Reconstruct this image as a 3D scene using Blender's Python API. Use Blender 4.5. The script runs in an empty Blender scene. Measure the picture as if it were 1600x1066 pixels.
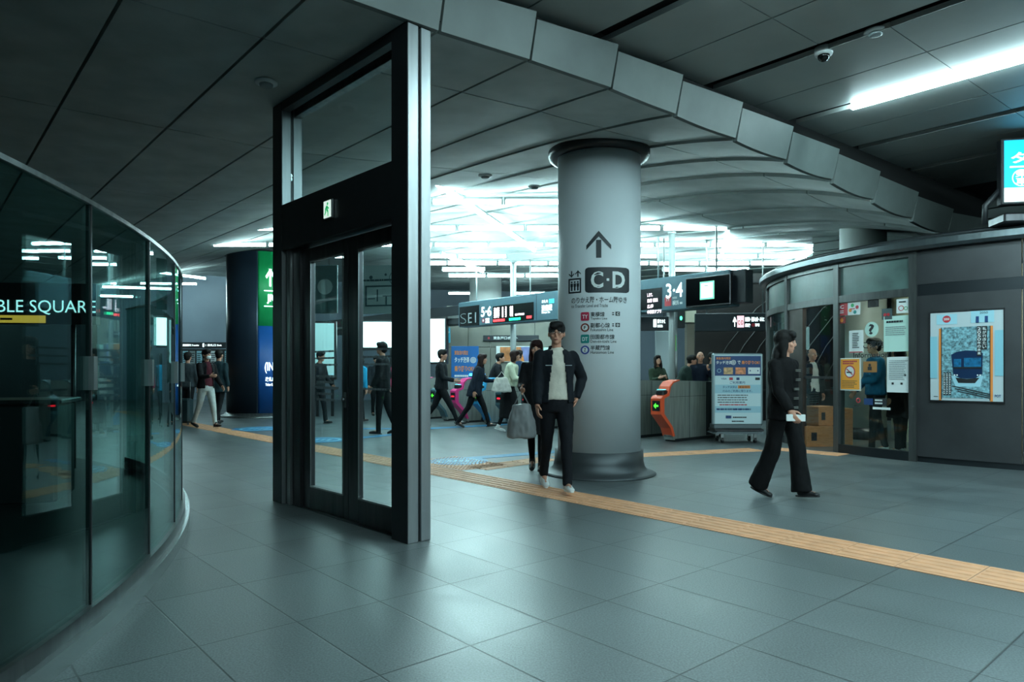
import bpy, bmesh, math, random
from mathutils import Vector, Matrix, noise
random.seed(7)
scene = bpy.context.scene
COL = scene.collection

# ---------------------------------------------------------------- camera, world, exposure
F, HZ, H = 1080.0, 580.0, 1.26            # focal length in pixels, horizon row, eye height in metres
cd = bpy.data.cameras.new('camera')
cam = bpy.data.objects.new('camera', cd); COL.objects.link(cam)
cd.sensor_width = 36.0; cd.lens = 36.0 * F / 1600.0
cd.shift_y = (HZ - 533.0) / 1600.0
cd.clip_start = 0.05; cd.clip_end = 200
cam.location = (0, 0, H); cam.rotation_euler = (math.radians(90), 0, 0)
scene.camera = cam

wd = bpy.data.worlds.new('world'); scene.world = wd; wd.use_nodes = True
bg = wd.node_tree.nodes['Background']
bg.inputs[0].default_value = (0.30, 0.55, 0.62, 1); bg.inputs[1].default_value = 0.10
vs = scene.view_settings
vs.view_transform = 'Standard'; vs.look = 'None'; vs.gamma = 1.0; vs.use_curve_mapping = False
vs.exposure = 0.0
try:
    scene.cycles.use_denoising = True
    scene.cycles.max_bounces = 7; scene.cycles.diffuse_bounces = 4; scene.cycles.glossy_bounces = 4
    scene.cycles.transparent_max_bounces = 24; scene.cycles.sample_clamp_indirect = 6.0
    scene.cycles.caustics_reflective = False; scene.cycles.caustics_refractive = False
except Exception:
    pass

# ---------------------------------------------------------------- surveying helpers (world metres from sightings)
def floor_at(px, py, z=0.0):
    Y = F * (z - H) / (HZ - py)
    return Vector(((px - 800) / F * Y, Y, z))
def z_at(py, Y): return H + (HZ - py) / F * Y
def x_at(px, Y): return (px - 800) / F * Y
D1 = Vector((-0.6565, 0.7543, 0)); D2 = Vector((0.7543, 0.6565, 0))   # the two directions of the paving

# ---------------------------------------------------------------- materials
def hx(s, a=1.0):
    s = s.lstrip('#'); v = [int(s[i:i+2], 16) / 255 for i in (0, 2, 4)]
    return tuple((c / 12.92 if c <= 0.04045 else ((c + 0.055) / 1.055) ** 2.4) for c in v) + (a,)
MATS = {}
def mat(name, col='#808080', rough=0.6, metal=0.0, emit=0.0, ecol=None, noise_amt=0.0, noise_scale=6.0, bump=0.0, bump_scale=60.0, stretch=None, spec=0.5):
    if name in MATS: return MATS[name]
    m = bpy.data.materials.new(name); m.use_nodes = True
    nt = m.node_tree; b = nt.nodes['Principled BSDF']
    c = hx(col) if isinstance(col, str) else col
    b.inputs['Base Color'].default_value = c
    b.inputs['Roughness'].default_value = rough; b.inputs['Metallic'].default_value = metal
    b.inputs['Specular IOR Level'].default_value = spec
    if emit:
        b.inputs['Emission Color'].default_value = hx(ecol) if ecol else c
        b.inputs['Emission Strength'].default_value = emit
    if noise_amt or bump:
        tc = nt.nodes.new('ShaderNodeTexCoord'); mp = nt.nodes.new('ShaderNodeMapping')
        if stretch: mp.inputs['Scale'].default_value = stretch
        nt.links.new(tc.outputs['Object'], mp.inputs['Vector'])
    if noise_amt:
        n = nt.nodes.new('ShaderNodeTexNoise'); n.inputs['Scale'].default_value = noise_scale; n.inputs['Detail'].default_value = 4
        nt.links.new(mp.outputs[0], n.inputs['Vector'])
        r = nt.nodes.new('ShaderNodeMapRange'); r.inputs['From Min'].default_value = 0.3; r.inputs['From Max'].default_value = 0.7
        r.inputs['To Min'].default_value = 1 - noise_amt; r.inputs['To Max'].default_value = 1 + noise_amt
        nt.links.new(n.outputs['Fac'], r.inputs['Value'])
        mx = nt.nodes.new('ShaderNodeVectorMath'); mx.operation = 'MULTIPLY'
        mx.inputs[0].default_value = c[:3]; nt.links.new(r.outputs[0], mx.inputs[1])
        nt.links.new(mx.outputs[0], b.inputs['Base Color'])
    if bump:
        n2 = nt.nodes.new('ShaderNodeTexNoise'); n2.inputs['Scale'].default_value = bump_scale; n2.inputs['Detail'].default_value = 3
        nt.links.new(mp.outputs[0], n2.inputs['Vector'])
        bp = nt.nodes.new('ShaderNodeBump'); bp.inputs['Strength'].default_value = bump; bp.inputs['Distance'].default_value = 0.01
        nt.links.new(n2.outputs['Fac'], bp.inputs['Height']); nt.links.new(bp.outputs[0], b.inputs['Normal'])
    MATS[name] = m; return m

def glass_mat(name, tint, ior=1.5, rough=0.0, gloss=0.9):
    """thin pane: tinted see-through plus a Schlick mirror reflection"""
    if name in MATS: return MATS[name]
    m = bpy.data.materials.new(name); m.use_nodes = True; nt = m.node_tree
    for n in list(nt.nodes): nt.nodes.remove(n)
    N = nt.nodes.new; L = nt.links.new
    out = N('ShaderNodeOutputMaterial'); mix = N('ShaderNodeMixShader')
    geo = N('ShaderNodeNewGeometry'); dt = N('ShaderNodeVectorMath'); dt.operation = 'DOT_PRODUCT'
    L(geo.outputs['Incoming'], dt.inputs[0]); L(geo.outputs['Normal'], dt.inputs[1])
    ab = N('ShaderNodeMath'); ab.operation = 'ABSOLUTE'; L(dt.outputs['Value'], ab.inputs[0])
    om = N('ShaderNodeMath'); om.operation = 'SUBTRACT'; om.inputs[0].default_value = 1.0; om.use_clamp = True; L(ab.outputs[0], om.inputs[1])
    pw = N('ShaderNodeMath'); pw.operation = 'POWER'; pw.inputs[1].default_value = 5.0; L(om.outputs[0], pw.inputs[0])
    f0 = ((ior - 1) / (ior + 1)) ** 2
    ma = N('ShaderNodeMath'); ma.operation = 'MULTIPLY_ADD'; ma.inputs[1].default_value = 1 - f0; ma.inputs[2].default_value = f0; L(pw.outputs[0], ma.inputs[0])
    tr = N('ShaderNodeBsdfTransparent'); tr.inputs[0].default_value = (*[t ** 0.5 for t in tint], 1)
    gl = N('ShaderNodeBsdfGlossy'); gl.inputs[0].default_value = (gloss * 0.85, gloss, gloss, 1); gl.inputs['Roughness'].default_value = rough
    L(ma.outputs[0], mix.inputs[0]); L(tr.outputs[0], mix.inputs[1]); L(gl.outputs[0], mix.inputs[2])
    L(mix.outputs[0], out.inputs[0]); MATS[name] = m; return m

def brushed(name, col, rough=0.35, metal=0.9, amt=0.25):
    return mat(name, col, rough=rough, metal=metal, noise_amt=amt, noise_scale=3.0, stretch=(6, 6, 0.6))

# ---------------------------------------------------------------- mesh building
class MB:
    def __init__(self): self.v = []; self.f = []; self.s = []
    def add(self, vs_, fs, smooth=False):
        o = len(self.v); self.v += [tuple(p) for p in vs_]
        for f in fs: self.f.append(tuple(i + o for i in f)); self.s.append(smooth)
        return self
    def box(self, x0, x1, y0, y1, z0, z1):
        return self.add([(x0,y0,z0),(x1,y0,z0),(x1,y1,z0),(x0,y1,z0),(x0,y0,z1),(x1,y0,z1),(x1,y1,z1),(x0,y1,z1)],
                        [(0,3,2,1),(4,5,6,7),(0,1,5,4),(1,2,6,5),(2,3,7,6),(3,0,4,7)])
    def bbox(self, x0, x1, y0, y1, z0, z1, r=0.01):
        """box whose four upright edges and rims are chamfered"""
        r = min(r, (x1-x0)/2.01, (y1-y0)/2.01, (z1-z0)/2.01)
        def ring(z, k):
            a = r * k
            return [(x0+a+r,y0+a,z),(x1-a-r,y0+a,z),(x1-a,y0+a+r,z),(x1-a,y1-a-r,z),(x1-a-r,y1-a,z),(x0+a+r,y1-a,z),(x0+a,y1-a-r,z),(x0+a,y0+a+r,z)]
        vs_ = ring(z0, 1) + ring(z0 + r, 0) + ring(z1 - r, 0) + ring(z1, 1)
        fs = [tuple(range(7, -1, -1)), tuple(range(24, 32))]
        for k in range(3):
            for i in range(8):
                j = (i + 1) % 8; fs.append((k*8+i, k*8+j, k*8+8+j, k*8+8+i))
        return self.add(vs_, fs)
    def prism(self, poly, a0, a1, axis='z'):
        """poly extruded along an axis; poly is counter-clockwise in the other two coordinates"""
        n = len(poly)
        def P(p, t):
            if axis == 'z': return (p[0], p[1], t)
            if axis == 'x': return (t, p[0], p[1])
            return (p[0], t, p[1])
        vs_ = [P(p, a0) for p in poly] + [P(p, a1) for p in poly]
        fs = [tuple(range(n-1, -1, -1)), tuple(range(n, 2*n))] + [(i, (i+1) % n, n+(i+1) % n, n+i) for i in range(n)]
        if axis == 'y': fs = [tuple(reversed(f)) for f in fs]
        return self.add(vs_, fs)
    def lathe(self, prof, seg=40, c=(0,0), a0=0.0, a1=2*math.pi, smooth=True):
        """prof = [(r,z)...] from bottom to top"""
        full = abs(a1 - a0 - 2*math.pi) < 1e-6; n = seg if full else seg + 1
        vs_ = []
        for r, z in prof:
            for i in range(n):
                a = a0 + (a1 - a0) * i / seg; vs_.append((c[0] + r*math.cos(a), c[1] + r*math.sin(a), z))
        fs = []
        for k in range(len(prof) - 1):
            for i in range(seg):
                j = (i + 1) % n; fs.append((k*n+i, k*n+j, (k+1)*n+j, (k+1)*n+i))
        if full:
            fs.append(tuple(range(n-1, -1, -1))); fs.append(tuple(range((len(prof)-1)*n, len(prof)*n)))
        return self.add(vs_, fs, smooth)
    def tube(self, pts, r, seg=10, smooth=True):
        pts = [Vector(p) for p in pts]; rr = r if isinstance(r, (list, tuple)) else [r]*len(pts)
        t0 = (pts[1] - pts[0]).normalized(); up = Vector((0,0,1)) if abs(t0.z) < 0.9 else Vector((1,0,0))
        nx = t0.cross(up).normalized(); vs_ = []
        for i, p in enumerate(pts):
            t = (pts[min(i+1, len(pts)-1)] - pts[max(i-1, 0)]).normalized()
            nx = (nx - t * nx.dot(t)).normalized(); ny = t.cross(nx)
            for k in range(seg):
                a = 2*math.pi*k/seg; vs_.append(p + (nx*math.cos(a) + ny*math.sin(a)) * rr[i])
        fs = []
        for i in range(len(pts)-1):
            for k in range(seg):
                j = (k+1) % seg; fs.append((i*seg+k, i*seg+j, (i+1)*seg+j, (i+1)*seg+k))
        fs.append(tuple(range(seg-1, -1, -1))); fs.append(tuple(range((len(pts)-1)*seg, len(pts)*seg)))
        return self.add(vs_, fs, smooth)
    def ell(self, c, r, seg=14, rings=9, rot=None):
        c = Vector(c); vs_ = [Vector((0,0,-1))]
        for i in range(1, rings):
            ph = -math.pi/2 + math.pi*i/rings
            for k in range(seg):
                a = 2*math.pi*k/seg; vs_.append(Vector((math.cos(ph)*math.cos(a), math.cos(ph)*math.sin(a), math.sin(ph))))
        vs_.append(Vector((0,0,1))); out = []
        for p in vs_:
            q = Vector((p.x*r[0], p.y*r[1], p.z*r[2]))
            if rot is not None: q = rot @ q
            out.append(c + q)
        n = len(out); fs = []
        for k in range(seg):
            j = (k+1) % seg; fs.append((0, 1+j, 1+k)); fs.append((n-1, n-1-seg+k, n-1-seg+j))
        for i in range(rings-2):
            for k in range(seg):
                j = (k+1) % seg; a = 1+i*seg; fs.append((a+k, a+j, a+seg+j, a+seg+k))
        return self.add(out, fs, True)
    def loft(self, rings, seg=20):
        """rings = [(centre, rx, ry)] with optional matrix; horizontal ellipses"""
        vs_ = []
        for rg in rings:
            c, rx, ry = Vector(rg[0]), rg[1], rg[2]; R = rg[3] if len(rg) > 3 else None
            for k in range(seg):
                a = 2*math.pi*k/seg; q = Vector((rx*math.cos(a), ry*math.sin(a), 0))
                if R is not None: q = R @ q
                vs_.append(c + q)
        fs = [tuple(range(seg-1, -1, -1)), tuple(range((len(rings)-1)*seg, len(rings)*seg))]
        for i in range(len(rings)-1):
            for k in range(seg):
                j = (k+1) % seg; fs.append((i*seg+k, i*seg+j, (i+1)*seg+j, (i+1)*seg+k))
        return self.add(vs_, fs, True)
    def mesh(self, name):
        me = bpy.data.meshes.new(name); me.from_pydata(self.v, [], self.f)
        me.polygons.foreach_set('use_smooth', self.s); me.update(); return me
    def build(self, name, m, parent=None, loc=None):
        me = self.mesh(name)
        ms = m if isinstance(m, (list, tuple)) else [m]
        for x in ms: me.materials.append(x)
        o = bpy.data.objects.new(name, me); COL.objects.link(o)
        if parent is not None: o.parent = parent
        if loc is not None: o.location = loc
        return o

def thing(name, label, cat, loc=(0,0,0), rz=0.0, group=None):
    o = bpy.data.objects.new(name, None); COL.objects.link(o); o.empty_display_size = 0.1
    o.location = loc; o.rotation_euler = (0, 0, rz); o['label'] = label; o['category'] = cat
    if group: o['group'] = group
    return o
def tag(o, label, cat, group=None):
    o['label'] = label; o['category'] = cat
    if group: o['group'] = group
    return o
def struct(o): o['kind'] = 'structure'; return o
def copy_tree(o, parent=None):
    c = o.copy(); COL.objects.link(c); c.parent = parent
    for ch in list(o.children): copy_tree(ch, c)
    return c

# lettering: returned as (verts, faces) in a unit box 0..1 x 0..1
_TXT = {}
def glyphs(body, bold=0.0, space=1.0):
    key = (body, bold, space)
    if key not in _TXT:
        c = bpy.data.curves.new('lettering', 'FONT'); c.body = body; c.offset = bold; c.space_character = space; c.resolution_u = 3
        o = bpy.data.objects.new('lettering', c); COL.objects.link(o)
        dg = bpy.context.evaluated_depsgraph_get(); dg.update()
        me = bpy.data.meshes.new_from_object(o.evaluated_get(dg))
        vs_ = [tuple(v.co) for v in me.vertices]; fs = [tuple(p.vertices) for p in me.polygons]
        bpy.data.objects.remove(o); bpy.data.curves.remove(c); bpy.data.meshes.remove(me)
        if vs_:
            x0 = min(v[0] for v in vs_); x1 = max(v[0] for v in vs_); y0 = min(v[1] for v in vs_); y1 = max(v[1] for v in vs_)
            vs_ = [((v[0]-x0)/max(x1-x0, 1e-6), (v[1]-y0)/max(y1-y0, 1e-6)) for v in vs_]
        _TXT[key] = (vs_, fs)
    return _TXT[key]

class Board:
    """A vertical plane: local x to the viewer's right along it, y into it, z up. Parts are laid on its face at y = depth."""
    def __init__(self, P, right, parent, y=0.0):
        self.P = Vector((P[0], P[1], 0)); r = Vector((right[0], right[1], 0)).normalized(); self.r = r
        self.parent = parent; self.y = y
        self.layers = {}
        n = Vector((-r.y, r.x, 0)); self.n = n
    def loc(self, px, py):
        k = (px - 800) / F; O = self.P + self.n * self.y
        t = (k * O.y - O.x) / (self.r.x - k * self.r.y); Q = O + self.r * t
        return t, z_at(py, Q.y)
    def _mb(self, m): return self.layers.setdefault(m.name, (MB(), m))[0]
    def rect(self, m, x0, x1, z0, z1, lift=0.004, th=0.003):
        self._mb(m).box(x0, x1, self.y - lift - th, self.y - lift + 0.001, z0, z1)
    def prect(self, m, px0, px1, py0, py1, lift=0.004):
        xa, z1 = self.loc(px0, py0); xb, z0 = self.loc(px1, py1); self.rect(m, xa, xb, z0, z1, lift)
    def text(self, m, body, x0, x1, z0, z1, lift=0.008, bold=0.0):
        vs_, fs = glyphs(body, bold)
        self._mb(m).add([(x0 + v[0]*(x1-x0), self.y - lift, z0 + v[1]*(z1-z0)) for v in vs_], fs)
    def ptext(self, m, body, px0, px1, py0, py1, lift=0.008, bold=0.0):
        xa, z1 = self.loc(px0, py0); xb, z0 = self.loc(px1, py1); self.text(m, body, xa, xb, z0, z1, lift, bold)
    def vtext(self, m, body, x0, x1, z0, z1, lift=0.008, bold=0.01):
        n = len(body); h = (z1 - z0) / n
        for i, ch in enumerate(body):
            self.text(m, ch, x0, x1, z1 - (i+1)*h + h*0.1, z1 - i*h - h*0.06, lift, bold)
    def disc(self, m, x, z, r, lift=0.004, seg=24, r2=None):
        b = self._mb(m); y = self.y - lift
        if r2 is None:
            b.add([(x + r*math.cos(2*math.pi*i/seg), y, z + r*math.sin(2*math.pi*i/seg)) for i in range(seg)], [tuple(range(seg))])
        else:
            vs_ = [(x + q*math.cos(2*math.pi*i/seg), y, z + q*math.sin(2*math.pi*i/seg)) for q in (r2, r) for i in range(seg)]
            b.add(vs_, [(i, (i+1) % seg, seg+(i+1) % seg, seg+i) for i in range(seg)])
    def poly(self, m, pts, lift=0.004):
        self._mb(m).add([(p[0], self.y - lift, p[1]) for p in pts], [tuple(range(len(pts)))])
    def bars(self, m, x0, x1, z0, z1, rows, lift=0.006, fill=0.5, seed=1):
        """rows of fine print too small to read"""
        rnd = random.Random(seed); b = self._mb(m); h = (z1 - z0) / rows
        for i in range(rows):
            x = x0; end = x0 + (x1 - x0) * rnd.uniform(0.7, 1.0)
            while x < end:
                w = (x1 - x0) * rnd.uniform(0.04, 0.14); xe = min(x + w, end)
                za = z0 + i*h + h*(1-fill)/2
                b.add([(x, self.y-lift, za), (xe, self.y-lift, za), (xe, self.y-lift, za+h*fill), (x, self.y-lift, za+h*fill)], [(0,1,2,3)])
                x = xe + (x1 - x0) * 0.012
    def flush(self, name='print'):
        out = []
        for k, (mb, m) in self.layers.items():
            if mb.v: out.append(mb.build(name, m, self.parent))
        self.layers = {}; return out

def board_thing(name, label, cat, P, right, group=None):
    r = Vector((right[0], right[1], 0)).normalized()
    return thing(name, label, cat, (P[0], P[1], 0), math.atan2(r.y, r.x), group)

# ---------------------------------------------------------------- palette
M_white = mat('white_print', '#dfe6e6', 0.6)
M_glow = mat('lit_white_print', '#ffffff', 0.6, emit=2.2, ecol='#e8ffff')
M_black = mat('black_print', '#15181b', 0.5)
M_dark = mat('dark_print', '#20262c', 0.5)
M_teal = mat('teal_print', '#16807c', 0.5)
M_red = mat('red_print', '#b8323c', 0.5)
M_crimson = mat('crimson_print', '#b02848', 0.5)
M_navy = mat('navy_print', '#123a6e', 0.5)
M_orange = mat('orange_print', '#e0863c', 0.5)
M_yellow = mat('yellow_print', '#e2b23a', 0.5)
M_green = mat('green_print', '#25a05c', 0.5)
M_ledr = mat('red_led', '#ff3a40', 0.5, emit=3.0)
M_ledg = mat('green_led', '#20e8a0', 0.5, emit=3.0)
M_ledw = mat('white_led', '#ffe8f4', 0.5, emit=2.5)
M_grey = mat('grey_print', '#8b9699', 0.5)
M_sky = mat('pale_blue_print', '#9cc9d6', 0.5)
M_brown = mat('brown_print', '#7c5a38', 0.5)
M_steel = brushed('brushed_steel', '#8d9292', 0.32)
M_steeld = brushed('dark_brushed_steel', '#4a4a4c', 0.34)
M_frame = mat('dark_frame_paint', '#2b2e31', 0.38, metal=0.5, noise_amt=0.08)
# ================================================================ LIGHTS
LAMP_E = 50.0
M_tube = mat('fluorescent_glow', '#ffffff', 0.5, emit=LAMP_E, ecol='#cdf8fb')
M_strip = mat('strip_light_glow', '#ffffff', 0.5, emit=75.0, ecol='#cdf3f8')
M_lamp = mat('lamp_metal', '#b8c0c0', 0.4, metal=0.3)

# ================================================================ SETTING
def m_floor():
    m = bpy.data.materials.new('granite_tiles'); m.use_nodes = True; nt = m.node_tree; b = nt.nodes['Principled BSDF']
    N = nt.nodes.new; L = nt.links.new
    tc = N('ShaderNodeTexCoord')
    def dot(v):
        d = N('ShaderNodeVectorMath'); d.operation = 'DOT_PRODUCT'; d.inputs[1].default_value = v; L(tc.outputs['Object'], d.inputs[0]); return d.outputs['Value']
    def mth(op, a, bb=None, c=None):
        n = N('ShaderNodeMath'); n.operation = op
        for i, q in enumerate((a, bb, c)):
            if q is None: continue
            if isinstance(q, (int, float)): n.inputs[i].default_value = q
            else: L(q, n.inputs[i])
        return n.outputs[0]
    u = mth('DIVIDE', mth('SUBTRACT', dot(D1), 0.085), 0.81)
    v = mth('DIVIDE', mth('SUBTRACT', dot(D2), 0.047), 0.472)
    def edge(t, size):
        f = mth('FRACT', t); d = mth('MINIMUM', f, mth('SUBTRACT', 1.0, f)); return mth('MULTIPLY', d, size)
    d = mth('MINIMUM', edge(u, 0.81), edge(v, 0.472))
    g = N('ShaderNodeMapRange'); g.inputs['From Min'].default_value = 0.002; g.inputs['From Max'].default_value = 0.006
    L(d, g.inputs['Value'])
    cmb = N('ShaderNodeCombineXYZ'); L(mth('FLOOR', u), cmb.inputs[0]); L(mth('FLOOR', v), cmb.inputs[1])
    wn = N('ShaderNodeTexWhiteNoise'); wn.noise_dimensions = '3D'; L(cmb.outputs[0], wn.inputs['Vector'])
    n1 = N('ShaderNodeTexNoise'); n1.inputs['Scale'].default_value = 110; n1.inputs['Detail'].default_value = 2; L(tc.outputs['Object'], n1.inputs['Vector'])
    n2 = N('ShaderNodeTexNoise'); n2.inputs['Scale'].default_value = 1.6; n2.inputs['Detail'].default_value = 5; L(tc.outputs['Object'], n2.inputs['Vector'])
    s = mth('ADD', mth('MULTIPLY', wn.outputs['Value'], 0.14), mth('MULTIPLY', n1.outputs['Fac'], 1.2))
    s = mth('ADD', s, mth('MULTIPLY', n2.outputs['Fac'], 0.5)); s = mth('ADD', s, -0.29)
    s = mth('MULTIPLY', s, mth('MULTIPLY_ADD', g.outputs[0], 0.75, 0.25))
    vm = N('ShaderNodeVectorMath'); vm.operation = 'MULTIPLY'; vm.inputs[0].default_value = (0.158, 0.184, 0.190); L(s, vm.inputs[1])
    L(vm.outputs[0], b.inputs['Base Color'])
    r = mth('MULTIPLY_ADD', n2.outputs['Fac'], 0.22, 0.27); L(r, b.inputs['Roughness'])
    b.inputs['Specular IOR Level'].default_value = 0.6
    bp = N('ShaderNodeBump'); bp.inputs['Strength'].default_value = 0.3; bp.inputs['Distance'].default_value = 0.004
    hsum = mth('ADD', g.outputs[0], mth('MULTIPLY', n1.outputs['Fac'], 0.22)); L(hsum, bp.inputs['Height']); L(bp.outputs[0], b.inputs['Normal'])
    return m
fl = MB().add([(-26,-6,0),(26,-6,0),(26,46,0),(-26,46,0)], [(0,1,2,3)]).build('floor', m_floor()); struct(fl)

struct(MB().lathe([(10.34,0.0),(10.34,0.010),(0.02,0.011)], 120, c=(-12.26,1.52), smooth=False).build('floor_dark_well', mat('well_darkness','#0d1214',0.45)))  # black disc laid in for the darkness of an open stairwell
# ---- the vaulted concrete ceiling, a fan of long panels
P0 = Vector((-0.54, 5.17, 0)); EW = Vector((math.cos(math.radians(38)), math.sin(math.radians(38)), 0)); ES = D1
W = [-9.6,-8.6,-7.6,-6.6,-5.7,-4.75,-3.8,-2.85,-1.9,-0.95,0,0.88,1.84,2.76,3.77,4.78,5.86,6.98,8.2,9.5,10.8,12.1,13.5,15,16.6,18.3,20,22]
ZE = {-9.6:3.8,0:3.81,0.88:3.84,1.84:3.85,2.76:3.82,3.77:3.79,4.78:3.75,5.86:3.70,6.98:3.62,8.2:3.53,9.5:3.47,10.8:3.5,22:3.55}
_k = sorted(ZE)
def ze(w):
    w = max(_k[0], min(_k[-1], w))
    for a, b_ in zip(_k, _k[1:]):
        if a <= w <= b_: return ZE[a] + (ZE[b_] - ZE[a]) * (w - a) / (b_ - a)
def shell_z(w, s):
    t = max(0, min(1, w / 7.0)); S = 3*t*t - 2*t*t*t
    return ze(w) + S * (0.55*(1 - math.exp(-s/1.5)) + 0.045*s) + (1-S)*0.004*s
def ws(w, s, z): p = P0 + EW*w + ES*s; return (p.x, p.y, z)
m_conc = mat('ceiling_concrete', '#aab2b0', 0.62, noise_amt=0.16, noise_scale=2.2, bump=0.15, bump_scale=9)
SJ = [0, 0.95, 3.6, 6.8, 10.0, 13.2, 17, 21, 26, 32, 40]
cb = MB(); gap = 0.013
for i in range(len(W)-1):
    w0, w1 = W[i] + gap, W[i+1] - gap
    for j in range(len(SJ)-1):
        s0 = SJ[j] + (gap*0.7 if j else 0); s1 = SJ[j+1] - gap*0.7
        ns = 8 if j == 0 else (8 if j < 3 else 4); nt_ = 6
        t = max(0, min(1, w0/7.0)); S = 3*t*t - 2*t*t*t
        vs_ = []
        for a in range(ns+1):
            s = s0 + (s1-s0)*a/ns
            for b_ in range(nt_+1):
                q = b_/nt_; w = w0 + (w1-w0)*q
                z = shell_z(w, s) - S*0.05*math.exp(-s/7)*4*q*(1-q) - S*0.05*math.exp(-s/9)*(1-q)**2
                vs_.append(ws(w, s, z))
        n = nt_+1; fs = [(a*n+b_, a*n+b_+1, (a+1)*n+b_+1, (a+1)*n+b_) for a in range(ns) for b_ in range(nt_)]
        cb.add(vs_, fs, True)
        rim = [a*n for a in range(ns+1)] + [ns*n+b_ for b_ in range(1, nt_+1)] + [a*n+nt_ for a in range(ns-1, -1, -1)] + [b_ for b_ in range(nt_-1, 0, -1)]
        rv = [vs_[k] for k in rim]; m_ = len(rv)
        cb.add(rv + [(p[0], p[1], p[2]+0.09) for p in rv], [(k, (k+1) % m_, m_+(k+1) % m_, m_+k) for k in range(m_)])
ceil_o = cb.build('ceiling', m_conc); struct(ceil_o)
# dark void above the panel gaps
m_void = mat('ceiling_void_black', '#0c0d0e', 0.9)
vb = MB(); vsd = []; fsd = []
SS = [0.0, 1, 2, 4, 7, 11, 16, 22, 30, 40]
for w in W:
    for s in SS: vsd.append(ws(w, s, shell_z(w, s) + 0.07))
for i in range(len(W)-1):
    for j in range(len(SS)-1):
        a = i*len(SS)+j; fsd.append((a, a+1, a+len(SS)+1, a+len(SS)))
struct(vb.add(vsd, fsd).build('ceiling_backing', m_void))

# ---- fascia: one tilted slab at the end of every ceiling panel
m_fas = mat('fascia_concrete', '#626a68', 0.55, noise_amt=0.12, noise_scale=3.0, bump=0.1, bump_scale=12)
fb = MB()
for i in range(len(W)-1):
    if W[i] > 11: break
    w0, w1 = W[i] + 0.012, W[i+1] - 0.012; fh = 0.34; n = 6
    t = max(0, min(1, (W[i]+gap)/7.0)); S = 3*t*t - 2*t*t*t; vs_ = []
    for a in range(n+1):
        q = a/n; w = w0 + (w1-w0)*q
        zb = shell_z(w, 0) - S*0.05*4*q*(1-q) - S*0.05*(1-q)**2 - 0.004
        zt = ze(w0)*(1-q) + ze(w1)*q + fh - 0.035 + 0.05*q
        vs_ += [ws(w, 0.0, zb), ws(w+0.02*0, -0.07-0.02*q, zt), ws(w, 0.01-0.02*q, zt), ws(w, 0.05, zb)]
    fs = [(0,1,2,3), (n*4+3,n*4+2,n*4+1,n*4)]
    for a in range(n):
        for k in range(4): fs.append((a*4+k, a*4+4+k, a*4+4+(k+1)%4, a*4+(k+1)%4))
    fb.add(vs_, fs)
struct(fb.build('trim_1', m_fas))
# black sheet for the shadow in the recess between fascia top and upper ceiling
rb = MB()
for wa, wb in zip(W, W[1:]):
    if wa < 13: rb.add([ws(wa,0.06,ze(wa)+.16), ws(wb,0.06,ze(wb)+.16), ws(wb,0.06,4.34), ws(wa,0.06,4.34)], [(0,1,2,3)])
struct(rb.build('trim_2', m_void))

# ---- the flat upper ceiling with its slots and panel joints (z = 4.25)
m_up = mat('upper_ceiling_panel', '#a4aaa8', 0.5, noise_amt=0.06, noise_scale=2.0, metal=0.1)
ZU = 4.25
def w_of_v(w): return w
slots = [(-6.7,None,None),(-5.0,None,None),(-3.3,None,None),(-1.65,None,None),(0.02,None,None),(1.68,None,None),(3.36,-0.42,-30),(5.0,-0.42,-30),(6.58,-0.42,-30),(8.2,-0.42,-30)]
ub = MB(); joints = []
edges = [-9.6]
x = -8.4
seams = [-8.35,-7.52,-6.7,-5.87,-5.0,-4.2,-3.3,-2.5,-1.65,-0.82,0.02,0.85,1.68,2.52,3.36,4.2,5.0,5.8,6.58,7.4,8.2,9.0,9.9]
slotw = {round(q[0],2) for q in slots}
for i in range(len(seams)-1):
    a, b_ = seams[i], seams[i+1]
    a2 = a + (0.085 if round(a,2) in slotw else 0.008); b2 = b_ - (0.085 if round(b_,2) in slotw else 0.008)
    off = 1.15 if b_ < 3.5 else 1.7
    ss = [0.10, -off] + [-off - 2.4*k for k in range(1, 9)]
    for s0, s1 in zip(ss, ss[1:]):
        s0 -= 0.004; s1 += 0.004
        v8 = [ws(a2,s0,ZU), ws(b2,s0,ZU), ws(b2,s1,ZU), ws(a2,s1,ZU)]
        ub.add(v8 + [(p[0],p[1],p[2]+0.05) for p in v8], [(0,1,2,3),(0,4,5,1),(1,5,6,2),(2,6,7,3),(3,7,4,0)])
struct(ub.build('ceiling_upper', m_up))
struct(MB().add([ws(-9.6,0.3,ZU+0.10), ws(11.5,0.3,ZU+0.10), ws(11.5,-22,ZU+0.10), ws(-9.6,-22,ZU+0.10)], [(0,1,2,3)]).build('ceiling_void', m_void))
# plank-clad wall behind the ticket office, up under the upper ceiling
m_plank = mat('grey_plank_cladding', '#6c7574', 0.5, noise_amt=0.1, noise_scale=1.5, stretch=(1,1,4))
pb = MB()
for k in range(5):
    z0 = 3.42 + k*0.18; z1 = z0 + 0.165
    q = [ws(11.4+0.0, 3.2, z0), ws(11.4, -16, z0), ws(11.43, -16, z1), ws(11.43, 3.2, z1)]
    pb.add(q + [ws(11.5,3.2,z0), ws(11.5,-16,z0), ws(11.5,-16,z1), ws(11.5,3.2,z1)], [(0,1,2,3),(0,4,5,1),(3,2,6,7)])
struct(pb.build('wall_right', m_plank))

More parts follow.
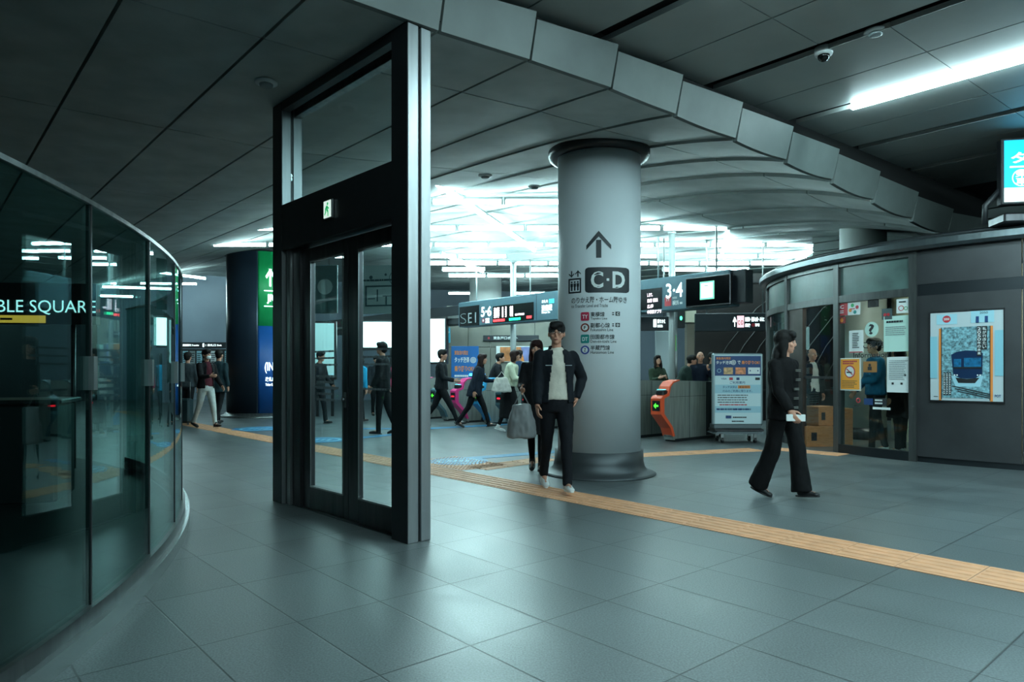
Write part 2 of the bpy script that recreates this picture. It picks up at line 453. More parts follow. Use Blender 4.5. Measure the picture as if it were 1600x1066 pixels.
# ---- outer walls
m_bw = mat('far_wall_panel', '#8b98a6', 0.45, noise_amt=0.1, noise_scale=0.6)
struct(MB().box(-24, -5, 30.0, 30.3, 0, 6.5).build('wall_back', m_bw))
struct(MB().box(-5, 24, 33.0, 33.3, 0, 6.5).build('wall_back.001', m_bw))
m_dw = mat('dark_wall', '#1c2123', 0.5, noise_amt=0.15, noise_scale=1.0)
struct(MB().box(-18.3, -18.0, -6, 30, 0, 6.0).build('wall_left', m_dw))
struct(MB().box(-26, 26, -6.3, -6.0, 0, 5.0).build('wall_front', m_dw))

# ---- tactile paving (ridged orange tiles) and blue floor strips
m_tac = mat('tactile_tile', '#d99e76', 0.6, noise_amt=0.12, noise_scale=8)
def uv(u, v, z): p = D1*u + D2*v; return (p.x, p.y, z)
tb = MB()
V0, V1 = 4.77, 5.235
def tact_strip(mb, O, d, n, L, wid, t0=0.0):
    """ridged band from O along d (unit) with left normal n"""
    k = 0
    while t0 < L:
        a = t0 + 0.003; b_ = min(t0 + 0.405, L) - 0.003
        P = [O + d*a, O + d*b_, O + d*b_ + n*wid, O + d*a + n*wid]
        mb.add([(p.x,p.y,0.004) for p in P] + [(p.x,p.y,-0.01) for p in P], [(0,1,2,3),(0,4,5,1),(1,5,6,2),(2,6,7,3),(3,7,4,0)])
        nr = max(2, int(round(wid/0.095)))
        for r in range(nr):
            y0 = wid*(r+0.5)/nr - 0.014; y1 = y0 + 0.028
            q = [O + d*(a+0.01) + n*y0, O + d*(b_-0.01) + n*y0, O + d*(b_-0.01) + n*y1, O + d*(a+0.01) + n*y1]
            c = (q[0]+q[2])/2; q2 = [c + (p-c)*1.0 for p in q]
            i0 = [O + d*(a+0.015) + n*(y0+0.007), O + d*(b_-0.015) + n*(y0+0.007), O + d*(b_-0.015) + n*(y1-0.007), O + d*(a+0.015) + n*(y1-0.007)]
            mb.add([(p.x,p.y,0.003) for p in q2] + [(p.x,p.y,0.0095) for p in i0], [(4,5,6,7),(0,1,5,4),(1,2,6,5),(2,3,7,6),(3,0,4,7)])
        t0 += 0.405; k += 1
tact_strip(tb, D1*(-1.5) + D2*V0, D1, D2, 26.0, V1-V0)
tpath = tag(tb.build('tactile_paving', m_tac), 'long straight band of ridged orange tactile tiles crossing the grey floor', 'tactile paving')
tb = MB()
pts = [floor_at(761,735), floor_at(876,719), floor_at(1015,714), floor_at(1197,705)]
for a, b_ in zip(pts, pts[1:]):
    d = (b_ - a); L = d.length; d.normalize(); n = Vector((-d.y, d.x, 0)); tact_strip(tb, a, d, n, L, 0.42)
tag(tb.build('tactile_paving', m_tac), 'curving orange tactile branch that passes behind the sign pillar to the ticket gate', 'tactile paving')
tb = MB(); a = floor_at(1200,703); b_ = floor_at(1310,713); d = b_-a; L = d.length; d.normalize()
tact_strip(tb, a, d, Vector((-d.y, d.x, 0)), L, 0.40)
tag(tb.build('tactile_paving', m_tac), 'short orange tactile piece running up to the ticket office doorway', 'tactile paving')
# warning dots at the junction
tb = MB()
for i in range(3):
    for j in range(2):
        a = D1*(7.0 + 0.41*i) + D2*(V1 + 0.01 + 0.41*j); d = D1; n = D2
        P = [a, a + d*0.4, a + d*0.4 + n*0.4, a + n*0.4]
        tb.add([(p.x,p.y,0.004) for p in P], [(0,3,2,1)][:1] if False else [(0,1,2,3)])
        for x in range(6):
            for y in range(6):
                c = a + d*(0.04+0.064*x) + n*(0.04+0.064*y)
                tb.add([(c.x+0.016*math.cos(q*math.pi/3), c.y+0.016*math.sin(q*math.pi/3), 0.003) for q in range(6)] + [(c.x+0.010*math.cos(q*math.pi/3), c.y+0.010*math.sin(q*math.pi/3), 0.009) for q in range(6)],
                       [tuple(range(6,12))] + [(q, (q+1) % 6, 6+(q+1) % 6, 6+q) for q in range(6)])
tag(tb.build('tactile_paving', m_tac), 'block of dotted warning tiles where the two orange tactile bands meet', 'tactile paving')
m_blue = mat('blue_floor_vinyl', '#1878a8', 0.4, noise_amt=0.1, noise_scale=10)
m_blue2 = mat('pale_blue_floor_print', '#8cc8dc', 0.4)
def band(pts, wid, name, label, oval=None):
    e = thing(name, label, 'floor marking'); mb = MB()
    for a, b_ in zip(pts, pts[1:]):
        d = b_-a; d.normalize(); n = Vector((-d.y, d.x, 0)); P = [a, b_, b_+n*wid, a+n*wid]
        mb.add([(p.x,p.y,0.0035) for p in P] + [(p.x,p.y,-0.01) for p in P], [(0,1,2,3),(0,4,5,1),(1,5,6,2),(2,6,7,3),(3,7,4,0)])
    mb.build('strip', m_blue, e)
    if oval:
        c, ra, rb_, d = oval; n = Vector((-d.y, d.x, 0))
        for (kk, z, m) in ((1.0, 0.005, m_blue), (0.72, 0.006, m_blue2), (0.6, 0.007, m_blue)):
            MB().add([tuple((c + d*(ra*kk*math.cos(2*math.pi*i/32)) + n*(rb_*kk*math.sin(2*math.pi*i/32)) + Vector((0,0,z)))) for i in range(32)], [tuple(range(32))]).build('roundel', m, e)
        mb = MB()
        for t in (-0.3, -0.1, 0.1, 0.3):
            q = [c + d*(ra*(t-0.06)) - n*rb_*0.25, c + d*(ra*(t+0.06)) - n*rb_*0.25, c + d*(ra*(t+0.06)) + n*rb_*0.25, c + d*(ra*(t-0.06)) + n*rb_*0.25]
            mb.add([(p.x,p.y,0.008) for p in q], [(0,1,2,3)])
        mb.build('mark', m_blue2, e)
    return e
xh = Vector((1,0,0))
band([floor_at(690,722), floor_at(880,707)], 0.26, 'floor_guide_strip', 'blue guide strip with an oval symbol on the floor in front of the sign pillar', (floor_at(716,721), 0.42, 0.42, xh))
band([floor_at(560,671), floor_at(668,671), floor_at(835,662)], 0.3, 'floor_guide_strip', 'blue guide strip along the floor at the feet of people by the pink gate')
band([floor_at(470,690), floor_at(560,686), floor_at(660,676)], 0.26, 'floor_guide_strip', 'blue guide strip with an oval symbol seen through the left door pane', (floor_at(500,688), 0.55, 0.5, xh))
band([floor_at(330,674), floor_at(372,672), floor_at(470,667)], 0.24, 'floor_guide_strip', 'blue guide strip with an oval symbol at the foot of the blue and green pillar', (floor_at(404,670.5), 0.55, 0.6, xh))

# ================================================================ LAMPS
def lamp(x, y, z, ang, L=1.22, group='fluorescent tubes hung over the ticket gates', label=''):
    e = thing('fluorescent_lamp', label, 'lamp', (x, y, z), ang, group)
    MB().box(-L/2, L/2, -0.03, 0.03, 0.045, 0.085).build('batten', M_lamp, e)
    mb = MB(); mb.tube([(-L/2+0.03,0,0),(L/2-0.03,0,0)], 0.035, seg=8); mb.build('tube', M_tube, e)
    mb = MB(); mb.box(-L/2, -L/2+0.03, -0.03, 0.03, -0.035, 0.05); mb.build('holder', M_lamp, e); MB().box(L/2-0.03, L/2, -0.03, 0.03, -0.035, 0.05).build('holder', M_lamp, e)
    return e
ZL = 4.15
def rowY(py): return F*(ZL-H)/(HZ-py)
rows = [(316, 560, 900), (357, 395, 1140), (383, 332, 1282), (401, 480, 1262), (412, 620, 1250), (422, 690, 1240), (431, 700, 880)]
for r, (py, px0, px1) in enumerate(rows):
    Y = rowY(py); x0, x1 = x_at(px0, Y), x_at(px1, Y); n = max(1, round((x1-x0)/1.3)); st = (x1-x0)/n
    for i in range(n):
        if r in (3, 5) and i % 3 == 1: continue
        lamp(x0 + (i+0.5)*st, Y, ZL, 0.0, L=st-0.02,
             group='fluorescent tubes hung in %s row over the gates' % ('the first', 'the second', 'the third', 'the fourth', 'the fifth', 'the sixth', 'the last')[r],
             label='white fluorescent tube hung level in %s row of lamps above the ticket gates' % ('the nearest', 'the second', 'the third', 'the fourth', 'the fifth', 'the sixth', 'the most distant')[r])
def cross(pa, pb, n, which):
    a = floor_at(pa[0], pa[1], ZL); b_ = floor_at(pb[0], pb[1], ZL); d = b_-a; ang = math.atan2(d.y, d.x)
    for i in range(n):
        c = a + d*((i+0.5)/n); lamp(c.x, c.y, ZL+0.0, ang, L=d.length/n-0.02, group='fluorescent tubes of the slanting line '+which, label='fluorescent tube running away from the viewer in the line '+which)
cross((677,284), (836,392), 5, 'beside the sign pillar')
cross((688,396), (755,425), 3, 'above the round white pillar')
cross((1138,356), (1128,398), 3, 'right of the sign pillar')
cross((1279,385), (1240,413), 2, 'above the ticket office roof')
lamp(-11.6, 24.0, 4.6, math.radians(60), 2.2, None, 'short bright tube on the ceiling just left of the blue and green pillar')
lamp(-13.0, 24.0, 4.15, 0.3, 2.2, None, 'long tube added to brighten the far left corner, hidden beyond the curved glass')  # hidden tube added to lift the dark far left wall
lamp(-16.0, 27.0, 4.2, 0.3, 2.2, None, 'long tube added close to the far left wall, hidden beyond the curved glass')  # second hidden tube added for the same wall
for k_ in range(4): lamp(-4.5+2.6*k_, 27.0, 4.3, 0.0, 1.2, 'short added tubes beyond the concrete wall', 'short added tube on the ceiling beyond the concrete wall and round white pillar')  # tubes added to lift the dark ceiling and wall back there
lamp(-13.7, 27.6, 4.75, 0.1, 2.2, None, 'long added tube lighting the far left wall, hidden beyond the curved glass edge')  # one more hidden tube, added because the wall stayed dark
# long strip light in the upper ceiling
def strip_light(w, s0, s1, label, e=None):
    a = P0 + EW*w + ES*s0; b_ = P0 + EW*w + ES*s1; d = b_-a; ang = math.atan2(d.y, d.x); L = d.length
    t = thing('strip_light', label, 'strip light', (a.x, a.y, ZU), ang)
    MB().box(0, L, -0.07, 0.07, 0.03, 0.06).build('housing', M_lamp, t)
    MB().box(0.02, L-0.02, -0.026, 0.026, -0.05, 0.03).build('diffuser', M_strip, t)
strip_light(5.0, -0.62, -9.0, 'long bright strip light recessed in the dark upper ceiling near the blue screen')
strip_light(5.0, -9.4, -15.0, 'long strip light continuing the bright ceiling strip out of view')
strip_light(1.68, -1.3, -10.0, 'unseen strip light added in the upper ceiling over the open floor behind the viewer')  # extra strip out of view, added to light the pillar front
strip_light(3.36, -4.2, -12.0, 'unseen strip light added in the upper ceiling above the right of the floor behind the viewer')  # added out of frame for surfaces that face the camera
strip_light(-1.65, -2.0, -9.0, 'unseen added strip light over the concourse behind the viewer, farthest from the ticket gates')  # unseen extra strip raising the light from the camera side
strip_light(-3.3, -6.0, -12.0, 'unseen added strip light over the concourse behind the viewer, along the left side')  # unseen, added so upright faces get more light
strip_light(0.02, -6.5, -12.5, 'unseen added strip light over the concourse behind the viewer, second from the left side')  # likewise an added strip behind the camera for upright faces
# ================================================================ BIG SIGN PILLAR
PC = Vector((1.075, 8.57, 0)); PR = 0.525
CAMANG = math.atan2(-PC.y, -PC.x)
pl = thing('pillar', 'round white sign pillar with an up arrow and C D transfer lettering, nearest pillar', 'pillar', PC, 0); pl['kind'] = 'thing'
m_shaft = mat('pillar_dark_metal', '#33414a', 0.3, metal=0.6)
m_pw = mat('pillar_white_panel', '#d6dee2', 0.38, noise_amt=0.03, noise_scale=2)
MB().lathe([(PR-0.03,0.05),(PR-0.03,4.3)], 56).build('shaft', m_shaft, pl)
a0, a1 = CAMANG - math.radians(66), CAMANG + math.radians(68)
mb = MB(); mb.lathe([(PR,0.30),(PR,3.90)], 48, a0=a0, a1=a1)
o = mb.build('sign_panel', m_pw, pl); md = o.modifiers.new('thick', 'SOLIDIFY'); md.thickness = 0.03; md.offset = 0.0
MB().lathe([(PR+0.02,3.86),(PR+0.085,3.885),(PR+0.10,3.92),(PR+0.10,3.97)], 56).build('collar', mat('collar_black','#101214',0.4), pl)
mb = MB(); mb.lathe([(0.70,0.0),(0.70,0.012),(0.66,0.03),(0.60,0.05),(0.565,0.09),(0.548,0.16),(0.545,0.30)], 56)
mb.build('base_flange', mat('pillar_base_metal', '#4a4f52', 0.45, metal=0.5), pl)
class Wrap:
    """lettering laid around the pillar"""
    def __init__(self): self.L = {}; self.d = PC.y - PR*0.93
    def pos(self, px, py):
        dx = (px - 944.0)/F*self.d; th = math.asin(max(-0.99, min(0.99, dx/(PR+0.012)))); return th, z_at(py, self.d)
    def P(self, th, z, lift):
        a = CAMANG + th; r = PR + 0.016 + lift; return (r*math.cos(a), r*math.sin(a), z)
    def mb(self, m): return self.L.setdefault(m.name, (MB(), m))[0]
    def text(self, m, body, px0, px1, py0, py1, lift=0.004, bold=0.0):
        vs_, fs = glyphs(body, bold); o = []
        for v in vs_:
            th, z = self.pos(px0 + v[0]*(px1-px0), py1 + v[1]*(py0-py1)); o.append(self.P(th, z, lift))
        self.mb(m).add(o, fs)
    def poly(self, m, pts, lift=0.002):
        self.mb(m).add([self.P(*self.pos(*p), lift) for p in pts], [tuple(range(len(pts)))])
    def grid(self, m, a, b, c_, d, lift=0.002, n=8):
        vs_ = []
        for i in range(n+1):
            t = i/n
            for p, q in ((a, b), (d, c_)): vs_.append(self.P(*self.pos(p[0]+(q[0]-p[0])*t, p[1]+(q[1]-p[1])*t), lift))
        self.mb(m).add(vs_, [(2*i, 2*i+1, 2*i+3, 2*i+2) for i in range(n)])
    def rrect(self, m, x0, x1, y0, y1, r, lift=0.002):
        # strips so that it follows the curve
        n = 14; 
        def yy(x):
            d = min(x-x0, x1-x)
            if d >= r: return 0
            return r - math.sqrt(max(0, r*r - (r-d)**2))
        xs = [x0 + (x1-x0)*i/n for i in range(n+1)] + [x0+r*0.3, x1-r*0.3, x0+r*0.08, x1-r*0.08]; xs.sort()
        vs_ = []
        for x in xs:
            k = yy(x); vs_ += [self.P(*self.pos(x, y1-k), lift), self.P(*self.pos(x, y0+k), lift)]
        self.mb(m).add(vs_, [(2*i, 2*i+2, 2*i+3, 2*i+1) for i in range(len(xs)-1)])
    def disc(self, m, cx, cy, r, lift=0.002):
        self.poly(m, [(cx + r*math.cos(2*math.pi*i/24), cy - r*math.sin(2*math.pi*i/24)) for i in range(24)], lift)
w = Wrap()
w.poly(M_dark, [(940,404),(948,404),(948,376),(940,376)]); w.grid(M_dark, (925,384),(944,362),(944,371),(925,391)); w.grid(M_dark, (944,362),(963,384),(963,391),(944,371))
w.rrect(M_dark, 923, 991, 418.5, 458, 5)
w.text(M_white, 'C', 932, 951, 425, 451, bold=0.03); w.text(M_white, 'D', 965, 984, 425, 451, bold=0.03); w.rrect(M_white, 956, 960, 436, 440, 0.6, 0.004)
for x0, x1, y0, y1 in ((897,917,434,436.5),(897,917,455,457.5),(897,899.2,434,457),(914.8,917,434,457)): w.rrect(M_dark, x0, x1, y0, y1, 0.2)
for x in (902.2, 907, 911.8): w.disc(M_dark, x, 440, 1.4); w.rrect(M_dark, x-1.9, x+1.9, 442, 447.5, 0.5); w.rrect(M_dark, x-1.2, x+1.2, 447, 453.5, 0.3)
for x, up in ((902, 0), (912, 1)):
    w.rrect(M_dark, x-0.9, x+0.9, 422, 432, 0.2)
    s = -1 if up else 1; t = 422 if up else 432
    w.poly(M_dark, [(x,t),(x-4.4,t-s*4.6),(x-4.4,t-s*6.6),(x,t-s*2.4)][::s]); w.poly(M_dark, [(x,t-s*2.4),(x+4.4,t-s*6.6),(x+4.4,t-s*4.6),(x,t)][::s])
w.text(M_dark, 'のりかえ階・ホーム階ゆき', 902, 987, 464, 474, bold=0.008)
w.text(M_dark, 'to Transfer Level and Tracks', 902, 958, 475.5, 480.5)
for i, (jp, en, code, y, m, rd, x1j, x1e) in enumerate((('東横線','Toyoko Line','TY',488,M_crimson,0,953,957),('副都心線','Fukutoshin Line','F',505,mat('fuku_brown','#7a3428',0.5),1,961,966),
        ('田園都市線','Den-en-toshi Line','DT',523,M_teal,0,968,971),('半蔵門線','Hanzomon Line','Z',540,mat('line_violet','#3b4a96',0.5),1,961,967))):
    if rd:
        w.disc(m, 923, y+7, 6.8); w.disc(M_white, 923, y+7, 4.4, 0.004); w.text(M_dark, code, 921.2, 924.8, y+4.4, y+9.6, 0.006, 0.03)
    else:
        w.rrect(m, 916.5, 929.5, y, y+13.5, 2); w.text(M_white, code, 918.8, 927.2, y+4, y+10, 0.004, 0.02)
    w.text(M_dark, jp, 931.5, x1j, y, y+7.5, bold=0.01); w.text(M_dark, en, 931.5, x1e, y+8.5, y+13)
for y, ch in ((487.5,'C'),(505,'D')):
    w.rrect(M_dark, 969.5, 976.5, y, y+6.5, 0.4); w.text(M_white, ch, 971.4, 974.8, y+1.4, y+5.2, 0.005, 0.03); w.rrect(M_dark, 964.5, 967.5, y+1, y+2.6, 0.2); w.rrect(M_dark, 964.5, 967.5, y+3.8, y+5.6, 0.2)
for k, (mb, m) in w.L.items(): mb.build({'dark_print':'dark_lettering','white_print':'white_lettering'}.get(k, 'line_symbol'), m, pl)

# ---- other pillars
bp = thing('pillar', 'thick round pillar wrapped dark, with a green over blue sign, at the left', 'pillar', (-7.05, 19.6, 0)); bp['kind'] = 'thing'
bp['label'] = 'thick round pillar with a green and blue sign wrap standing beyond the door frame'
BR = 1.0; bca = math.atan2(-19.6, 7.05)
m_bd = mat('pillar_slate', '#2e3b4a', 0.35, metal=0.3); m_bg = mat('pillar_green', '#16a05a', 0.45, noise_amt=0.08); m_bb = mat('pillar_blue', '#0e4f96', 0.45, noise_amt=0.06)
MB().lathe([(BR-0.02,0),(BR-0.02,5.2)], 56).build('shaft', M_steel, bp)
MB().lathe([(BR+0.18,0),(BR+0.18,0.02),(BR+0.05,0.06),(BR,0.12)], 48).build('base_flange', M_steel, bp)
def bsec(n, m, d0, d1, z0, z1):
    o = MB().lathe([(BR,z0),(BR,z1)], 24, a0=bca+math.radians(d0), a1=bca+math.radians(d1)).build(n, m, bp); k = o.modifiers.new('t','SOLIDIFY'); k.thickness = 0.02
bsec('slate_panel', m_bd, -72, -8, 0.12, 4.5); bsec('green_panel', m_bg, -8, 60, 2.48, 4.5); bsec('blue_panel', m_bb, -8, 60, 0.12, 2.48); bsec('slate_panel', m_bd, 60, 110, 0.12, 4.5)
MB().lathe([(BR+0.01,4.5),(BR+0.06,4.5),(BR+0.06,4.62)], 48).build('collar', M_black, bp)
mbw = MB()
def bw(body, d0, d1, z0, z1, bold=0.02):
    vs_, fs = glyphs(body, bold)
    mbw.add([((BR+0.02)*math.cos(bca+math.radians(d0+(d1-d0)*v[0])), (BR+0.02)*math.sin(bca+math.radians(d0+(d1-d0)*v[0])), z0+(z1-z0)*v[1]) for v in vs_], fs)
bw('↑', 3, 17, 3.55, 4.05, 0.03); bw('JR', 5, 16, 3.08, 3.34, 0.03); bw('(IN)', 2, 18, 1.2, 1.5, 0.02); bw('改札口', 3, 17, 0.98, 1.1); bw('Ticket Gate', 3, 17, 0.86, 0.93)
for z in (3.0, 3.42): 
    for k in range(10):
        a = [bca+math.radians(1+1.9*(k+q)) for q in (0,1)]; mbw.add([((BR+0.02)*math.cos(x), (BR+0.02)*math.sin(x), zz) for x, zz in ((a[0],z),(a[1],z),(a[1],z+0.025),(a[0],z+0.025))], [(0,1,2,3)])
mbw.build('white_lettering', M_glow, bp)
def plain_pillar(x, y, r, z0, z1, label, col='#c9cfcc'):
    p = thing('pillar', label, 'pillar', (x, y, 0)); p['kind'] = 'thing'
    m = mat('pillar_plain_'+col[1:], col, 0.45, noise_amt=0.03)
    MB().lathe([(r,z0),(r,z1)], 40).build('shaft', m, p)
    MB().lathe([(r+0.005,z1-0.16),(r+0.05,z1-0.14),(r+0.05,z1-0.05)], 40).build('collar', mat('collar_black','#101214',0.4), p)
    MB().lathe([(r+0.006,z0),(r+0.006,z0+0.22)], 40).build('skirting', M_steeld, p)
plain_pillar(-0.95, 24.8, 0.57, 0, 4.75, 'round white pillar rising behind the concrete wall and above the departure board', '#eef2f0')
plain_pillar(6.6, 13.0, 0.40, 0, 4.15, 'round white pillar rising through the ticket office roof')
def slim_post(px, wpx, Y, label, z1=4.2):
    x = x_at(px, Y); r = wpx/2/F*Y; p = thing('slim_post', label, 'post', (x, Y, 0)); MB().lathe([(r,0.02),(r,z1)], 20).build('shaft', M_lamp, p)
    MB().lathe([(r*1.5,0),(r*1.5,0.03)], 20).build('base_plate', M_steel, p)
    MB().lathe([(r*1.2,z1-0.05),(r*1.4,z1)], 20).build('cap', M_lamp, p)
slim_post(802, 9, 18.6, 'slim white post rising behind the departure board, left of the sign pillar')
slim_post(1050, 10, 14.6, 'slim steel post behind the black monitor, right of the sign pillar')

# ================================================================ DOOR FRAME
A = Vector((-0.76, 5.02, 0)); B = Vector((-2.32, 6.70, 0)); dd = (B-A).normalized(); LD = 2.292
# local x runs from the far corner to the near corner (viewer's left to right); y into the doorway; z up
door = thing('door_frame', 'free-standing dark steel door frame with two glazed doors and a window above', 'door', B, math.atan2(-dd.y, -dd.x))
def X(t): return LD - t
ZT = 3.80
def post(name, x0, x1, y0, y1, m): MB().bbox(x0, x1, y0, y1, 0, ZT, 0.006).build(name, m, door)
post('jamb', X(0.211), X(0), 0.0, 0.005, M_frame)
m_jamb = brushed('jamb_steel', '#94989a', 0.38, metal=0.7, amt=0.12)
MB().bbox(X(0.20), X(0), 0.006, 0.098, 0.0, ZT, 0.004).build('jamb', m_jamb, door)
MB().bbox(X(0.20), X(0), 0.122, 0.21, 0.0, ZT, 0.004).build('jamb', m_jamb, door)
MB().box(X(0.19), X(0.02), 0.098, 0.122, 0, ZT-0.01).build('jamb_gap', M_black, door)
post('jamb', X(LD), X(2.10), 0.0, 0.005, M_frame)
MB().bbox(X(LD), X(2.10), 0.006, 0.098, 0, ZT, 0.004).build('jamb', m_jamb, door)
MB().bbox(X(LD), X(2.10), 0.122, 0.21, 0, ZT, 0.004).build('jamb', m_jamb, door)
MB().box(X(LD)+0.02, X(2.11), 0.098, 0.122, 0, ZT-0.01).build('jamb_gap', M_black, door)
MB().bbox(X(2.10), X(0.2), 0.0, 0.205, 2.40, 2.835, 0.004).build('header', M_frame, door)
MB().bbox(X(2.10), X(0.2), 0.0, 0.08, 3.73, ZT, 0.004).build('head_rail', M_frame, door)
MB().bbox(X(2.10), X(0.2), 0.13, 0.205, 3.70, ZT, 0.004).build('head_rail', M_steel, door)
MB().bbox(X(LD), X(0), 0.0, 0.21, ZT, 3.815, 0.004).build('head_track', M_black, door)
m_dgl = glass_mat('door_glass', (0.88, 0.99, 0.99), ior=1.5)
m_tgl = glass_mat('transom_glass', (0.80, 0.92, 0.92), ior=1.5)
MB().box(X(2.10), X(0.2), 0.100, 0.108, 2.835, 3.73).build('transom_glass', m_tgl, door)
for (ta, tb_, gl0, gl1) in ((1.83, 1.01, 1.69, 1.09), (1.0, 0.19, 0.845, 0.30)):
    leaf = MB(); y0, y1 = 0.09, 0.14
    xa, xb = X(ta), X(tb_); ga, gb = X(gl0), X(gl1)
    leaf.bbox(xa, ga, y0, y1, 0.004, 2.385, 0.004); leaf.bbox(gb, xb, y0, y1, 0.004, 2.385, 0.004)
    leaf.bbox(ga-0.002, gb+0.002, y0, y1, 0.004, 0.212, 0.004); leaf.bbox(ga-0.002, gb+0.002, y0, y1, 2.255, 2.385, 0.004)
    lo = leaf.build('door_leaf', M_steeld, door)
    MB().box(ga-0.01, gb+0.01, 0.112, 0.118, 0.2, 2.265).build('glass_pane', m_dgl, lo)
    bead = MB()
    bead.box(ga, ga+0.012, y0-0.004, y0+0.002, 0.212, 2.255); bead.box(gb-0.012, gb, y0-0.004, y0+0.002, 0.212, 2.255); bead.box(ga, gb, y0-0.004, y0+0.002, 0.2, 0.213); bead.box(ga, gb, y0-0.004, y0+0.002, 2.254, 2.267)
    bead.build('glazing_bead', M_steel, lo)
    hx_ = gb + 0.035 if ta > 1.5 else ga - 0.03
    if ta > 1.5:
        hb = MB(); hb.ell((hx_, y0-0.02, 1.02), (0.02,0.02,0.02)); hb.tube([(hx_, y0, 1.02), (hx_, y0-0.03, 1.02)], 0.012); hb.build('handle', M_steel, lo)
        MB().bbox(hx_-0.02, hx_+0.02, y0-0.006, y0, 0.95, 1.08, 0.004).build('lock_plate', M_steel, lo)
MB().box(X(2.1), X(0.2), 0.05, 0.17, 0.0, 0.006).build('threshold_light_stop', M_steeld, door)  # strip added to stop the light leak under the door leaves
# side light jambs either side of the door leaves
MB().bbox(X(2.10), X(1.835), 0.06, 0.17, 0, 2.40, 0.004).build('side_post', M_steeld, door)
MB().bbox(X(2.05), X(1.98), 0.03, 0.06, 0, 2.40, 0.004).build('side_post', M_steel, door)
# exit sign on the header
ex = board_thing('exit_sign', 'small green running man exit sign on the header of the door frame', 'exit sign', B, -dd)
MB().bbox(X(1.225), X(1.085), -0.022, -0.001, 2.55, 2.712, 0.004).build('housing', M_steel, ex)
bo = Board(B, -dd, ex, y=-0.022)
m_exg = mat('exit_green', '#0f9a58', 0.5, emit=0.9); m_exw = mat('exit_white', '#e8fff4', 0.5, emit=0.8)
bo.rect(m_exw, X(1.215), X(1.095), 2.56, 2.702, 0.001)
cx = X(1.155)
bo.disc(m_exg, cx+0.012, 2.675, 0.013, 0.006); bo.poly(m_exg, [(cx-0.03,2.60),(cx-0.012,2.615),(cx+0.018,2.655),(cx-0.008,2.662),(cx-0.03,2.64)], 0.006)
bo.poly(m_exg, [(cx-0.005,2.62),(cx+0.012,2.60),(cx+0.012,2.568),(cx+0.026,2.568),(cx+0.026,2.61),(cx+0.012,2.645)], 0.006)
bo.poly(m_exg, [(cx-0.02,2.62),(cx-0.044,2.59),(cx-0.036,2.578),(cx-0.008,2.608)], 0.006); bo.poly(m_exg, [(cx+0.01,2.655),(cx+0.038,2.635),(cx+0.036,2.625),(cx+0.006,2.64)], 0.006)
bo.flush('pictogram')
# white lettering on the glass
gt = Board(B, -dd, door, y=0.11)
for (xa, xb, seed) in ((X(1.64), X(1.16), 3), (X(0.80), X(0.33), 5)):
    for z in (1.42, 1.36, 1.30, 1.10): gt.bars(M_grey, xa, xb, z, z+0.03, 1, 0.004, 0.55, seed); seed += 1
gt.bars(M_grey, X(1.60), X(1.2), 0.98, 1.24, 5, 0.004, 0.4, 9)
gt.flush('glass_lettering')

# ================================================================ CURVED GLASS SCREEN, left
GC = Vector((-12.26, 1.52, 0)); GR = 10.4
gs = thing('curved_glass_screen', 'tall curved wall of tinted glass panels on a steel kerb, standing before the viewer', 'glass screen', (GC.x, GC.y, 0))
gs['label'] = 'tall curved screen of dark tinted glass panels on a steel kerb'
m_cgl = glass_mat('tinted_screen_glass', (0.42, 0.70, 0.66), ior=1.85, gloss=0.95)
def ga_(px, r=GR):
    """angle on the circle met by the sight line through column px"""
    d = Vector(((px-800)/F, 1, 0)).normalized(); oc = -GC; b_ = d.dot(oc); c_ = oc.dot(oc) - r*r; disc = b_*b_ - c_
    t = -b_ - math.sqrt(max(disc, 0)); p = d*t - GC; return math.atan2(p.y, p.x)
def ga_first(px, r=GR):
    d = Vector(((px-800)/F, 1, 0)).normalized(); oc = -GC; b_ = d.dot(oc); c_ = oc.dot(oc) - r*r; disc = b_*b_ - c_
    return -b_ - math.sqrt(max(disc,0)), -b_ + math.sqrt(max(disc,0))
am = ga_(139); an = ga_(231); stp = an - am
angs = [am + stp*k for k in range(-3, 8)]
def arc_mb(r0, r1, z0, z1, b0, b1, seg=12):
    mb = MB(); vs_ = []
    for i in range(seg+1):
        a = b0 + (b1-b0)*i/seg; c, s = math.cos(a), math.sin(a)
        vs_ += [(r0*c, r0*s, z0), (r1*c, r1*s, z0), (r1*c, r1*s, z1), (r0*c, r0*s, z1)]
    fs = [(0,1,2,3), (seg*4+3, seg*4+2, seg*4+1, seg*4)]
    for i in range(seg):
        for k in range(4):
            j = (k+1) % 4; fs.append((i*4+k, i*4+4+k, i*4+4+j, i*4+j))
    mb.add(vs_, fs, False); return mb
GH = 2.05
for i in range(len(angs)-1):
    arc_mb(GR-0.007, GR+0.007, 0.13, GH, angs[i]+0.0009, angs[i+1]-0.0009, 10).build('glass_panel', m_cgl, gs)
arc_mb(GR-0.03, GR+0.07, 0.0, 0.085, angs[0], angs[-1], 110).build('kerb', mat('kerb_steel','#a4acac',.27,metal=.9), gs)
arc_mb(GR-0.03, GR+0.035, 0.085, 0.15, angs[0], angs[-1], 110).build('channel', M_steeld, gs)
arc_mb(GR-0.016, GR+0.016, GH, GH+0.022, angs[0], angs[-1], 110).build('top_rail', M_steel, gs)
